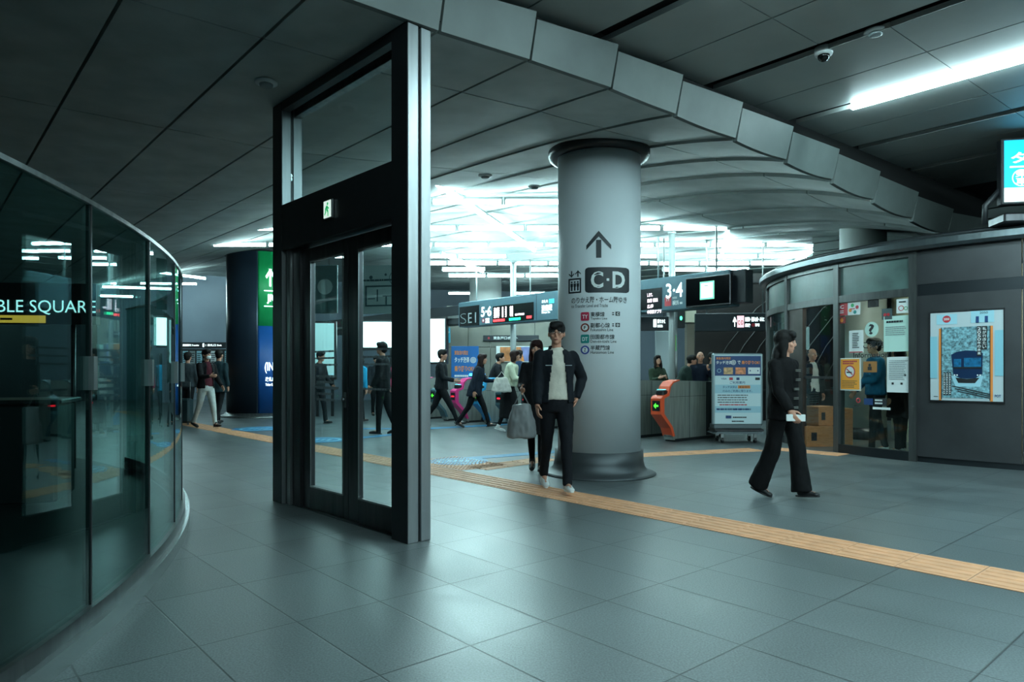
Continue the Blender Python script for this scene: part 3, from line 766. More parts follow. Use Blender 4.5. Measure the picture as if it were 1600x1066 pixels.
for i, a in enumerate(angs[1:-1]):
    rd = Vector((math.cos(a), math.sin(a), 0)); tg = Vector((-rd.y, rd.x, 0))
    mb = MB()
    def rbox(mb, r0, r1, w, z0, z1):
        q = [rd*r0 - tg*w, rd*r1 - tg*w, rd*r1 + tg*w, rd*r0 + tg*w]
        mb.add([(p.x,p.y,z0) for p in q] + [(p.x,p.y,z1) for p in q], [(0,3,2,1),(4,5,6,7),(0,1,5,4),(1,2,6,5),(2,3,7,6),(3,0,4,7)])
    rbox(mb, GR-0.012, GR+0.012, 0.007, 0.13, GH); mb.build('glazing_bar', M_steeld, gs)
    mb = MB(); rbox(mb, GR-0.03, GR+0.03, 0.022, 1.17, 1.33); mb.build('clamp', M_steel, gs)
# dim interior behind the glass: a glowing panel built in place of a sign's reflection
sg = board_thing('sign_reflection', 'long dark panel standing in for the SCRAMBLE SQUARE sign reflection in the curved glass', 'sign', (-9.2, 8.4), (1, 0.12))
bs = Board((-9.2, 8.4), (1, 0.12), sg, y=0.0)
xa, zt = bs.loc(-120, 455); xb, zb = bs.loc(150, 500)
MB().box(xa, xb, 0.0, 0.12, zb-0.06, zt+0.12).build('panel', M_black, sg)
m_sgw = mat('sign_reflection_white', '#e8ffff', 0.5, emit=1.6, ecol='#c8fbff'); m_sgy = mat('sign_reflection_yellow', '#e8b040', 0.5, emit=0.9, ecol='#f0b848')
x0, _ = bs.loc(-98, 480); x1, _ = bs.loc(150, 480); z1 = z_at(464, 8.4); z0 = z_at(488, 8.4)
bs.text(m_sgw, 'SCRAMBLE SQUARE', x0, x1, z0, z1, bold=0.0)
bs.rect(m_sgy, xa+0.02, xb-0.6, zb-0.045, zb+0.05, 0.004); bs.bars(M_dark, xa+0.1, xb-0.7, zb-0.02, zb+0.025, 1, 0.012, 0.6, 4)
bs.flush('lettering')
for x in (xa+0.3, xb-0.3): MB().tube([(x, 0.06, 0), (x, 0.06, zb)], 0.03).build('post', M_steeld, sg)
# metal posts and a low dark cabinet behind the glass
lift = thing('lift_shaft_frame', 'dim steel and glass lift enclosure standing behind the curved glass screen', 'lift enclosure', (-9.4, 9.9, 0), math.radians(3))
for x in (-2.6, -1.3, 0.0, 1.2): MB().bbox(x-0.06, x+0.06, 0, 0.12, 0, 3.6, 0.01).build('post', M_steel, lift)
MB().bbox(-2.6, 1.2, 0.0, 0.12, 3.45, 3.62, 0.01).build('beam', M_steeld, lift)
for x in (-2.5, -1.2, 0.1): MB().box(x, x+1.1, 0.04, 0.06, 0.1, 3.44).build('glass_pane', glass_mat('lift_glass', (0.5,0.65,0.63), 1.5), lift)
MB().box(-2.6, 1.2, 0.3, 2.0, 0.0, 0.12).build('floor_plate', M_steeld, lift)
wlb = thing('information_counter', 'low dark counter block standing behind the curved glass', 'counter', (-5.3, 6.6, 0), math.radians(20))
MB().bbox(-0.9, 0.9, -0.35, 0.35, 0.0, 0.95, 0.03).build('body', M_black, wlb); MB().bbox(-0.95, 0.95, -0.4, 0.4, 0.95, 0.99, 0.01).build('worktop', M_steeld, wlb)

# ================================================================ TICKET OFFICE (curved booth), right
BC = Vector((9.25, 12.2, 0)); BRR = 4.45
booth = thing('ticket_office', 'round dark metal ticket office with glazed corner, steel rim and shallow roof', 'ticket office', BC)
def ba(px, r=BRR):
    d = Vector(((px-800)/F, 1, 0)).normalized(); oc = -BC; b_ = d.dot(oc); c_ = oc.dot(oc) - r*r
    t = -b_ - math.sqrt(max(b_*b_ - c_, 0)); p = d*t - BC; a = math.atan2(p.y, p.x); return (a if a < 0 else a - 2*math.pi), t*d.y
m_bm = mat('booth_dark_metal', '#38393b', 0.45, metal=0.3, noise_amt=0.18, noise_scale=2.2)
m_bm2 = mat('booth_band_metal', '#22272b', 0.4, metal=0.5)
m_bfr = brushed('booth_frame_steel', '#5c5e5e', 0.38, metal=0.75, amt=0.2)
m_bgl = glass_mat('booth_glass', (0.80, 0.93, 0.90), ior=1.45)
m_bgt = mat('booth_frosted_glass', '#526965', 0.35, noise_amt=0.35, noise_scale=2.5, spec=0.7)
aL, _ = ba(1199.5); a1_, _ = ba(1230); a2_, _ = ba(1308); a3_, _ = ba(1427); a4_, _ = ba(1597); a5_ = a4_ + (a4_-a3_)*1.0
angb = [aL - 0.9, aL - 0.45, aL, a1_, a2_, a3_, a4_, a5_, a5_+0.35, a5_+0.7]
ZG0, ZTR, ZRIM = 0.13, 2.36, 2.93
def barc(n, r0, r1, z0, z1, b0, b1, m, seg=14, par=booth): return arc_mb(r0, r1, z0, z1, b0, b1, seg).build(n, m, par)
# mullions
for a in (aL-0.45, aL, a1_, a2_, a3_):
    rd = Vector((math.cos(a), math.sin(a), 0)); tg = Vector((-rd.y, rd.x, 0)); w_ = 0.05
    q = [rd*(BRR-0.10) - tg*w_, rd*(BRR+0.03) - tg*w_, rd*(BRR+0.03) + tg*w_, rd*(BRR-0.10) + tg*w_]
    MB().add([(p.x,p.y,0) for p in q] + [(p.x,p.y,ZRIM) for p in q], [(0,3,2,1),(4,5,6,7),(0,1,5,4),(1,2,6,5),(2,3,7,6),(3,0,4,7)]).build('mullion', m_bfr, booth)
for (b0, b1) in ((aL-0.45, aL), (aL, a1_), (a1_, a2_), (a2_, a3_)):
    barc('transom_bar', BRR-0.06, BRR+0.02, ZTR-0.05, ZTR+0.06, b0, b1, m_bfr)
    barc('upper_glass', BRR-0.03, BRR-0.02, ZTR+0.06, ZRIM-0.04, b0, b1, m_bgt)
    barc('head_bar', BRR-0.06, BRR+0.02, ZRIM-0.07, ZRIM, b0, b1, m_bfr)
for (b0, b1) in ((aL-0.45, aL), (aL, a1_), (a2_, a3_)):
    barc('glass_pane', BRR-0.03, BRR-0.02, ZG0, ZTR-0.05, b0, b1, m_bgl)
    barc('sill', BRR-0.08, BRR+0.025, 0.0, ZG0, b0, b1, m_bm2)
# solid panels
for (b0, b1) in ((a3_, a4_), (a4_, a5_), (a5_, a5_+0.35)):
    barc('wall_panel', BRR-0.08, BRR, 0.08, 2.30, b0+0.0015, b1-0.0015, m_bm)
    barc('wall_band', BRR-0.08, BRR-0.006, 2.30, 2.46, b0, b1, m_bm2)
    barc('wall_panel', BRR-0.08, BRR, 2.46, ZRIM, b0+0.0015, b1-0.0015, m_bm)
    barc('kick_plate', BRR-0.08, BRR-0.02, 0.0, 0.08, b0, b1, m_bm2)
# doorway between a1_ and a2_: brown steel panel beside a glazed opening
adoor, _ = ba(1254)
barc('door_side_panel', BRR-0.07, BRR-0.0, 0.0, ZTR-0.05, a1_, adoor, mat('booth_brown_metal', '#4a4340', 0.4, metal=0.6, noise_amt=0.15), 4)
barc('door_glass', BRR-0.035, BRR-0.03, 0.08, ZTR-0.05, adoor+0.004, a2_-0.012, glass_mat('door_clear_glass', (0.93,0.98,0.97), 1.35), 6)
zb = z_at(590, ba(1280)[1]); barc('push_bar', BRR-0.06, BRR-0.02, zb-0.02, zb+0.02, adoor, a2_, M_steeld, 6)
# rim and roof
angall = (aL-0.9, a5_+0.7)
mb = MB(); mb.lathe([(BRR-0.02,ZRIM),(BRR+0.11,ZRIM),(BRR+0.15,ZRIM+0.04),(BRR+0.15,ZRIM+0.12),(BRR+0.12,ZRIM+0.145)], 110, smooth=False)
mb.build('rim', brushed('booth_rim_steel', '#5e6669', 0.32, metal=0.8, amt=0.1), booth)
MB().lathe([(BRR+0.12,ZRIM+0.145),(BRR+0.02,ZRIM+0.20),(3.6,ZRIM+0.32),(2.4,ZRIM+0.42),(0.6,ZRIM+0.45)], 96).build('roof', mat('booth_roof', '#2c3033', 0.45, metal=0.4, noise_amt=0.1), booth)
# interior: pale back wall, counter, floor
mb = arc_mb(2.2, 2.25, 0.0, 2.9, a2_-0.75, a3_+0.6, 20); mb.build('inner_wall', mat('booth_inner_wall', '#d8d2bc', 0.6), booth)
lt = MB().box(-0.6, 0.6, -0.06, 0.06, 2.84, 2.88).build('inner_lamp', mat('booth_lamp_glow', '#ffffff', 0.5, emit=60, ecol='#f4fff0'), booth)
pm = Vector((math.cos((a2_+a3_)/2), math.sin((a2_+a3_)/2), 0))*3.2; lt.location = (pm.x, pm.y, 0); lt.rotation_euler = (0,0,(a2_+a3_)/2+math.pi/2)
struct(MB().box(BC.x-0.001,BC.x,BC.y-0.001,BC.y,-0.3,-0.29).build('trim_3', m_bm2))

# posters on the ticket office
def booth_board(name, label, cat, px0, px1, py0, py1, r=BRR, group=None, hard=None):
    (aa, Ya), (ab, Yb) = ba(px0, r), ba(px1, r)
    p = BC + Vector((math.cos(aa), math.sin(aa), 0))*r; q = BC + Vector((math.cos(ab), math.sin(ab), 0))*r
    e = board_thing(name, label, cat, p, q-p, group); bo = Board(p, q-p, e, y=-0.004); W_ = (q-p).length
    z1, z0 = z_at(py0, p.y), z_at(py1, p.y)
    MB().box(0, W_, -0.004, 0.004, z0, z1).build('sheet', hard or M_white, e)
    return e, bo, W_, z0, z1
e, bo, W_, z0, z1 = booth_board('train_poster', 'framed poster of a navy train front on the dark metal wall of the ticket office', 'poster', 1454, 1568, 490, 625, r=BRR+0.022, hard=mat('poster_silver', '#b9c4c8', 0.35))
Hh = z1-z0
def R(m, a, b_, c, d, lift=0.004): bo.rect(m, W_*a, W_*b_, z1-Hh*d, z1-Hh*c, lift)
m_pic = mat('poster_city_print', '#6f98a2', 0.5, noise_amt=0.75, noise_scale=34)
m_doorp = mat('poster_door_print', '#86bccb', 0.4)
R(m_doorp, 0.0, 0.10, 0.27, 0.75, 0.005); R(m_doorp, 0.89, 1.0, 0.22, 0.72, 0.005)
R(M_orange, 0.125, 0.16, 0.18, 1.0); R(M_orange, 0.83, 0.865, 0.17, 1.0)
R(m_pic, 0.165, 0.825, 0.17, 0.97, 0.005); R(M_black, 0.155, 0.168, 0.17, 0.99, 0.006); R(M_black, 0.822, 0.834, 0.17, 0.99, 0.006)
R(M_sky, 0.09, 0.38, 0.02, 0.135); bo.disc(M_red, W_*0.235, z1-Hh*0.075, W_*0.058, 0.008); bo.text(M_white, '2050', W_*0.195, W_*0.275, z1-Hh*0.088, z1-Hh*0.062, 0.011, 0.02)
R(M_sky, 0.57, 0.88, 0.0, 0.13); bo.text(M_dark, '2050', W_*0.69, W_*0.80, z1-Hh*0.035, z1-Hh*0.01, 0.009, 0.01); R(M_navy, 0.64, 0.68, 0.06, 0.13, 0.008); R(M_navy, 0.76, 0.80, 0.06, 0.13, 0.008)
m_tn = mat('train_navy', '#0c2a4c', 0.35); m_tw = mat('train_window', '#1b5f86', 0.3, noise_amt=0.5, noise_scale=25)
tx = lambda a: W_*a; tz = lambda c: z1-Hh*c
bo.poly(M_sky, [(tx(.30),tz(.72)),(tx(.74),tz(.72)),(tx(.70),tz(.84)),(tx(.36),tz(.84))][::-1], 0.009)
bo.poly(m_tn, [(tx(.30),tz(.48)),(tx(.33),tz(.71)),(tx(.42),tz(.745)),(tx(.52),tz(.752)),(tx(.64),tz(.745)),(tx(.725),tz(.70)),(tx(.735),tz(.47)),(tx(.62),tz(.44)),(tx(.50),tz(.435)),(tx(.38),tz(.45))], 0.011)
bo.poly(M_black, [(tx(.36),tz(.74)),(tx(.40),tz(.80)),(tx(.63),tz(.80)),(tx(.69),tz(.74)),(tx(.52),tz(.755))], 0.013)
R(m_tw, .34, .44, .53, .62, 0.014); R(m_tw, .48, .71, .52, .62, 0.014); R(M_black, .33, .72, .62, .64, 0.0135)
for a in (.35, .385, .665, .70): bo.disc(M_white, tx(a), tz(.712), W_*0.012, 0.016)
for k in range(3): bo.poly(M_dark, [(tx(.30+.04*k),tz(.84+.03*k)),(tx(.82),tz(.93+.02*k)),(tx(.82),tz(.915+.02*k)),(tx(.32+.04*k),tz(.83+.03*k))], 0.010)
R(M_black, .655, .715, .17, .50, .010); R(M_black, .72, .79, .17, .43, .010)
bo.vtext(M_white, '私が行きたい', tx(.73), tx(.78), tz(.42), tz(.18), .014); bo.vtext(M_white, '2050年の未来', tx(.662), tx(.708), tz(.49), tz(.18), .014)
for k in range(3): R(M_black, .19+.04*k, .222+.04*k, .68, .94, .010); bo.bars(M_white, tx(.195+.04*k), tx(.215+.04*k), tz(.93), tz(.69), 12, .014, .6, 20+k)
bo.text(M_navy, 'POT', tx(.89), tx(.97), tz(.955), tz(.925), .008, .02); bo.bars(M_dark, tx(.05), tx(.13), tz(.965), tz(.95), 1, .008)
bo.flush('artwork')
fr = MB()
for a, b_, c, d in ((-.02,1.02,-.02,.0),(-.02,1.02,1.0,1.02)): fr.box(W_*a, W_*b_, -0.008, 0.006, z1-Hh*d, z1-Hh*c)
fr.box(-0.012, 0, -0.008, 0.006, z0, z1); fr.box(W_, W_+0.012, -0.008, 0.006, z0, z1); fr.build('frame', M_steeld, e)

m_yel = mat('notice_yellow', '#f0a030', 0.5); rg = BRR - 0.012
def sheet(label, px0, px1, py0, py1, base=M_white, fn=None, name='notice'):
    global e, bo, W_, z0, z1
    e, bo, W_, z0, z1 = booth_board(name, label, 'notice', px0, px1, py0, py1, r=rg, hard=base)
    h = z1-z0
    if fn: fn(bo, W_, z0, h)
    bo.flush('print')
sheet('bright red notice in the top corner of the ticket office window', 1309, 1324, 475, 494, M_red, lambda b,w_,z,h: (b.bars(M_white, w_*.15, w_*.85, z+h*.15, z+h*.45, 2), b.text(M_white,'IC',w_*.2,w_*.7,z+h*.55,z+h*.85,bold=.03)))
def f2(b,w_,z,h):
    for k,(m,a) in enumerate(((M_red,20),(M_green,110),(M_orange,200),(M_teal,290))): b.disc(m, w_*.5+w_*.3*math.cos(math.radians(a)), z+h*.5+h*.3*math.sin(math.radians(a)), w_*.13)
    b.bars(M_red, w_*.25, w_*.75, z+h*.42, z+h*.58, 1, .009)
sheet('square notice with a ring of coloured dots beside the bright red notice', 1325, 1344, 474, 493, M_white, f2)
sheet('small dark red notice under the bright red one', 1311, 1321, 496, 506, mat('notice_maroon','#8a2a30',.5), lambda b,w_,z,h: b.disc(M_orange, w_*.5, z+h*.5, w_*.25))
sheet('white printed sheet with a red bottom line on the office window', 1327, 1349, 517, 552, M_white, lambda b,w_,z,h: (b.bars(M_dark, w_*.25, w_*.75, z+h*.2, z+h*.9, 9, seed=2), b.rect(M_red, w_*.03, w_*.97, z+h*.02, z+h*.06)))
def f5(b,w_,z,h):
    b.rect(m_yel, w_*.05, w_*.95, z+h*.04, z+h*.97, .004); b.disc(M_red, w_*.5, z+h*.58, w_*.26, .008); b.disc(M_white, w_*.5, z+h*.58, w_*.21, .010); b.rect(M_dark, w_*.36, w_*.6, z+h*.54, z+h*.58, .012)
    b.poly(M_red, [(w_*.34,z+h*.66),(w_*.38,z+h*.68),(w_*.66,z+h*.50),(w_*.62,z+h*.48)][::-1], .014)
    b.bars(M_red, w_*.15, w_*.85, z+h*.80, z+h*.93, 2, .008, .7, 3); b.bars(M_brown, w_*.12, w_*.88, z+h*.08, z+h*.32, 5, .008, .5, 4)
sheet('orange no smoking notice on the ticket office window', 1313, 1345, 560, 610, M_white, f5)
m_pale = mat('notice_pale_green', '#bfe0d6', 0.5)
sheet('large pale sheet of text high on the office window, right half', 1381, 1421, 495, 550, m_pale, lambda b,w_,z,h: (b.bars(M_dark, w_*.12, w_*.85, z+h*.80, z+h*.88, 1, .008, .7, 5), b.bars(M_grey, w_*.08, w_*.9, z+h*.45, z+h*.72, 5, .008, .4, 6)), )
sheet('white notice sheet low on the office window with three paragraphs of text', 1386, 1426, 558, 613, M_white, lambda b,w_,z,h: (b.bars(M_grey, w_*.1, w_*.85, z+h*.35, z+h*.92, 11, .008, .4, 7), b.rect(M_dark, w_*.2, w_*.28, z+h*.22, z+h*.28), b.rect(M_dark, w_*.55, w_*.63, z+h*.22, z+h*.28), b.rect(M_dark, w_*.68, w_*.76, z+h*.46, z+h*.51)))
sheet('small white notice with red and green mark, upper corner of the office window', 1401, 1423, 468, 490, M_white, lambda b,w_,z,h: (b.disc(M_red, w_*.35, z+h*.35, w_*.2, .006, r2=w_*.15), b.disc(M_green, w_*.68, z+h*.32, w_*.14, .006, r2=w_*.10), b.bars(M_dark, w_*.2, w_*.85, z+h*.72, z+h*.86, 1, .008, .7)))
sheet('small brown pictogram sign hanging on the office window below the question mark', 1349, 1370, 565, 582, mat('notice_tan','#a06e3a',.5), lambda b,w_,z,h: (b.disc(M_dark, w_*.5, z+h*.66, w_*.1), b.rect(M_dark, w_*.36, w_*.64, z+h*.2, z+h*.52)))
sheet('small framed grey picture notice at the top of the office window', 1356, 1373, 469, 481, M_steeld, lambda b,w_,z,h: b.disc(M_black, w_*.5, z+h*.45, w_*.28))
sheet('small dark notice with two red dots near the top of the office window', 1378, 1394, 483, 500, mat('notice_slate','#46585a',.5), lambda b,w_,z,h: (b.disc(M_red, w_*.33, z+h*.45, w_*.15), b.disc(M_red, w_*.66, z+h*.45, w_*.15)))
# question mark roundel and lettering straight on the glass
e, bo, W_, z0, z1 = booth_board('question_mark_sticker', 'round pale sticker with a black question mark on the ticket office glass', 'sticker', 1351, 1374, 504, 527, r=rg, hard=glass_mat('sticker_clear', (0.97,0.99,0.98), 1.1))
bo.disc(m_pale, W_*.5, (z0+z1)/2, W_*.47); bo.text(M_dark, '?', W_*.3, W_*.68, z0+(z1-z0)*.16, z0+(z1-z0)*.86, .008, .03); bo.flush('print')
e, bo, W_, z0, z1 = booth_board('glass_lettering', 'dark Information lettering printed on the ticket office glass', 'lettering', 1333, 1390, 531, 560, r=rg, hard=glass_mat('sticker_clear', (0.97,0.99,0.98), 1.1))
bo.text(M_dark, 'ご案内', W_*.3, W_*.85, z0+(z1-z0)*.5, z1-(z1-z0)*.1, .006, .01); bo.text(M_dark, 'Information', W_*.02, W_*.98, z0+(z1-z0)*.02, z0+(z1-z0)*.3, .006, .01); bo.flush('print')
e, bo, W_, z0, z1 = booth_board('glass_lettering', 'small blue and white label with a red symbol low on the ticket office glass', 'lettering', 1335, 1393, 620, 638, r=rg, hard=glass_mat('sticker_clear', (0.97,0.99,0.98), 1.1))
zh = z1-z0; bo.disc(M_red, W_*.12, z0+zh*.7, zh*.22, .005, r2=zh*.12); bo.bars(M_dark, 0, W_*.22, z0+zh*.1, z0+zh*.3, 1); bo.rect(M_navy, W_*.28, W_*.52, z0+zh*.35, z0+zh*.9); bo.rect(M_dark, W_*.56, W_*.88, z0+zh*.35, z0+zh*.95); bo.bars(M_white, W_*.58, W_*.85, z0+zh*.4, z0+zh*.9, 2, .010); bo.rect(M_white, W_*.52, W_*.98, z0, z0+zh*.2); bo.flush('print')
# cardboard boxes inside the doorway
m_card = mat('cardboard', '#a9764c', 0.7, noise_amt=0.15, noise_scale=12, stretch=(1,1,6))
def cbox(x, y, z, sx, sy, sz, rz, label):
    t = thing('cardboard_box', label, 'box', (x, y, z), rz)
    MB().bbox(-sx/2, sx/2, -sy/2, sy/2, 0, sz, 0.004).build('carton', m_card, t)
    MB().box(-sx/2-0.001, sx/2+0.001, -0.025, 0.025, sz-0.001, sz+0.002).build('tape', mat('parcel_tape','#c9a070',.3), t)
    mb = MB(); mb.box(-sx/2*0.7, -sx/2*0.3, -sy/2-0.003, -sy/2-0.001, sz*0.3, sz*0.7); mb.build('printed_label', M_dark, t)
cx_ = x_at(1276, 11.6)
cbox(cx_, 11.7, 0.0, 0.5, 0.4, 0.34, 0.15, 'brown cardboard box on the floor inside the office doorway, under another')
cbox(cx_+0.12, 11.75, 0.345, 0.40, 0.36, 0.32, 0.35, 'brown cardboard box stacked on another inside the office doorway')
cbox(cx_+0.52, 12.0, 0.0, 0.40, 0.4, 0.62, -0.1, 'tall brown cardboard box beside the stacked boxes in the office doorway')

# ================================================================ BLUE DIGITAL SCREEN on the office roof
SY = 8.55; sp = Vector((x_at(1569, SY), SY, 0)); srt = Vector((0.985, -0.17, 0))
ds = board_thing('digital_screen', 'bright cyan digital screen on a bracket above the ticket office roof', 'screen', sp, srt)
bo = Board(sp, srt, ds, y=0.0); zt, zbm = z_at(220, SY), z_at(316, SY)
MB().bbox(-0.03, 1.35, 0.001, 0.12, zbm-0.03, zt+0.03, 0.01).build('housing', M_black, ds)
m_cy = mat('screen_cyan', '#00b8e8', 0.4, emit=1.25, ecol='#00b4e8'); m_cw = mat('screen_white', '#e8ffff', 0.4, emit=1.3, ecol='#dcffff')
zs = zbm + 0.27*(zt-zbm)*0.85
bo.rect(m_cy, 0.0, 1.32, zs, zt, 0.001); bo.rect(m_cw, 0.0, 1.32, zbm, zs, 0.001)
bo.text(m_cw, 'タッチ決済', 0.07, 1.2, z_at(257,SY), z_at(238.5,SY), 0.008, .03); bo.rect(m_cw, 0.06, 1.2, z_at(263,SY), z_at(260.5,SY), 0.006)
bo.disc(m_cw, 0.19, z_at(279,SY), 0.105, 0.006, r2=0.093); bo.text(m_cw, '乗\n車', 0.12, 0.27, z_at(290,SY), z_at(267,SY), 0.008, .02); bo.disc(m_cw, 0.55, z_at(279,SY), 0.105, 0.006, r2=0.093); bo.flush('display')
mb = MB(); q0 = x_at(1548, SY) - sp.x
mb.tube([(q0, 0.12, 2.98+0.12), (q0, 0.1, z_at(318, SY)+0.0), (0.05, 0.08, z_at(285, SY))], 0.035, 8); mb.build('bracket', M_black, ds)
MB().bbox(0.0, 1.0, 0.0, 0.4, 3.10, 3.22, 0.02).build('bracket_base', M_steeld, ds)

# ================================================================ DEPARTURE SIGN BAND over the gates
RB = Vector((4.13, 13.13, 0)); rdir = -D1
bandL = 9.4; SP = RB - rdir*bandL     # left end
sb = board_thing('departure_board', 'long grey-blue departure board hung over the ticket gates', 'departure board', SP, rdir)
m_bandm = mat('signband_blue_grey', '#4f6b76', 0.4, metal=0.2, noise_amt=0.05)
ZB0, ZB1 = 2.50, 3.20
x57, _ = Board(SP, rdir, None).loc(716, 500)
MB().bbox(x57, bandL, 0.0, 0.38, ZB0, ZB1, 0.02).build('housing', m_bandm, sb)
mb = MB(); mb.bbox(bandL, bandL+0.30, 0.06, 0.34, ZB0+0.05, ZB1-0.02, 0.01); mb.build('end_box', M_dark, sb)
bo = Board(SP, rdir, sb, y=0.0)
def pr(m, a, b_, c, d, e_, f_, lift=0.004):
    """quad by its left edge px,y0,y1 and right edge px,y0,y1"""
    xa, za = bo.loc(a, b_); _, zb_ = bo.loc(a, c); xb, zc = bo.loc(d, e_); _, zd = bo.loc(d, f_)
    z_1 = (za+zc)/2; z_0 = (zb_+zd)/2; bo.rect(m, xa, xb, z_0, z_1, lift); return xa, xb, z_0, z_1
m_scr = mat('screen_black', '#0c0e12', 0.25)
# left half
xa, xb, q0, q1 = pr(m_scr, 718, 480, 511, 749, 477, 508); 
bo.text(M_grey, 'S', xa+.06, xa+(xb-xa)*.36, q0+.08, q0+.36, .012, -.03+.0); bo.text(M_grey, 'E', xa+(xb-xa)*.46, xa+(xb-xa)*.64, q0+.08, q0+.36, .012); bo.text(M_grey, '1', xa+(xb-xa)*.8, xa+(xb-xa)*.86, q0+.08, q0+.36, .012)
bo.ptext(M_glow, '5·6', 752, 768, 480, 494, bold=.02)
xq, zq = bo.loc(755.5, 501); bo.disc(M_red, xq, zq, .06, .006); bo.disc(M_white, xq, zq, .035, .009)
xa, za = bo.loc(759, 497); xb, zb_ = bo.loc(767, 505); bo.bars(M_glow, xa, xb, zb_, za, 2, .008, .7)
xa, xb, q0, q1 = pr(m_scr, 770, 479, 505, 834, 472, 500)
bw_ = xb-xa
for k in range(4):
    zz0 = q0+.13+(q1-q0-.2)*k/4*1.0; 
    for (u0, u1, bd) in ((.03,.18,'急行'),(.24,.28,'8'),(.32,.36,'3'),(.44,.52,'中央')):
        bo.text(M_ledw, bd, xa+bw_*u0, xa+bw_*u1, zz0, zz0+.095, .010, .02)
bo.bars(M_ledr, xa+.03, xa+bw_*.40, q0+.02, q0+.10, 1, .010, .8, 3); bo.bars(M_ledg, xa+bw_*.42, xa+bw_*.78, q0+.02, q0+.10, 1, .010, .8, 4); bo.bars(M_ledr, xa+bw_*.84, xa+bw_*.97, q0+.04, q0+.12, 1, .010, .8, 5); bo.bars(M_ledw, xa+bw_*.57, xa+bw_*.80, q0+.14, q0+.20, 1, .010, .8, 6)
bo.ptext(M_glow, '渋谷駅', 846.5, 863, 477, 485.5, bold=.03); bo.ptext(M_glow, 'Shibuya Sta.', 846.5, 860, 487, 490); bo.prect(mat('lit_cyan','#40c8d0',.5,emit=1.0), 858, 866, 467.5, 473.5); bo.ptext(M_glow, '改札内', 847, 856, 469, 473)
xq, zq = bo.loc(881, 482); bo.disc(M_glow, xq, zq, .14, .006)
for px in (838, 872): bo.prect(M_dark, px, px+.6, 460, 500, .002)
# right half
xa, xb, q0, q1 = pr(m_scr, 985, 456, 487, 1034.5, 448, 482)
for k, (a, b_) in enumerate(((.55,.72),(.55,.88),(.55,.74),(.55,.98))): bo.text(M_ledw, ('します。','急行 横浜','各停','中華街アプリ')[k], xa+(xb-xa)*a, xa+(xb-xa)*b_, q1-.17-.12*k, q1-.09-.12*k, .010, .02)
bo.ptext(M_glow, '3·4', 1041, 1067, 444, 464, bold=.01)
bo.prect(M_red, 1039, 1049, 465, 478); bo.ptext(M_white, 'TY', 1041, 1047, 466.5, 470.5, .012, .02); bo.ptext(M_white, '横浜', 1051, 1061, 470, 476.5, .008, .03); bo.ptext(M_white, '東横線', 1051, 1058, 464, 467)
xa, za = bo.loc(1062.5, 471); xb, zb_ = bo.loc(1068, 476); bo.bars(M_white, xa, xb, zb_, za, 1, .008, .6)
bo.flush('display')
mon = board_thing('monitor', 'wide black monitor showing one small white notice, fixed to the departure board', 'monitor', SP, rdir)
bo = Board(SP, rdir, mon, y=-0.09); xa, z1 = bo.loc(1071, 436); xb, z0 = bo.loc(1141, 477)
z1 = ZB1-.10; z0 = ZB0+.02
MB().bbox(xa, xb, -0.09, -0.002, z0, z1, 0.01).build('housing', M_steeld, mon); bo.rect(mat('monitor_glass','#07090b',.08), xa+.02, xb-.02, z0+.03, z1-.02, .001)
xc = (xa+xb)/2; bo.rect(mat('monitor_mint','#7fe0b8',.4,emit=.9), xc-.16, xc+.16, z0+.13, z1-.10, .006); bo.rect(mat('monitor_page','#e8fff4',.4,emit=1.0), xc-.13, xc+.13, z0+.16, z1-.13, .010); bo.bars(M_grey, xc-.06, xc+.06, z1-.2, z1-.17, 1, .014); bo.flush('display')
# second section, far left, with dark underside
sb2 = board_thing('overhead_beam', 'dark overhead beam continuing the departure board to the left', 'beam', SP - rdir*0.0, rdir)
MB().bbox(-9.0, x57-0.02, 0.1, 0.5, ZB0+.1, ZB1-.05, 0.02).build('housing', M_dark, sb2)
MB().bbox(-9.0, x57-0.02, 0.05, 0.1, ZB0+.28, ZB0+.36, 0.01).build('light_strip', M_steel, sb2)
# hangers for the board
for x in (x57+.6, 3.6, 5.6, 7.6, 9.0):
    p = SP + rdir*x + Vector((0.7543,0.6565,0))*0.19
    MB().tube([(x, .19, ZB1-.01), (x, .19, 4.1)], .018, 8).build('hanger', M_lamp, sb)

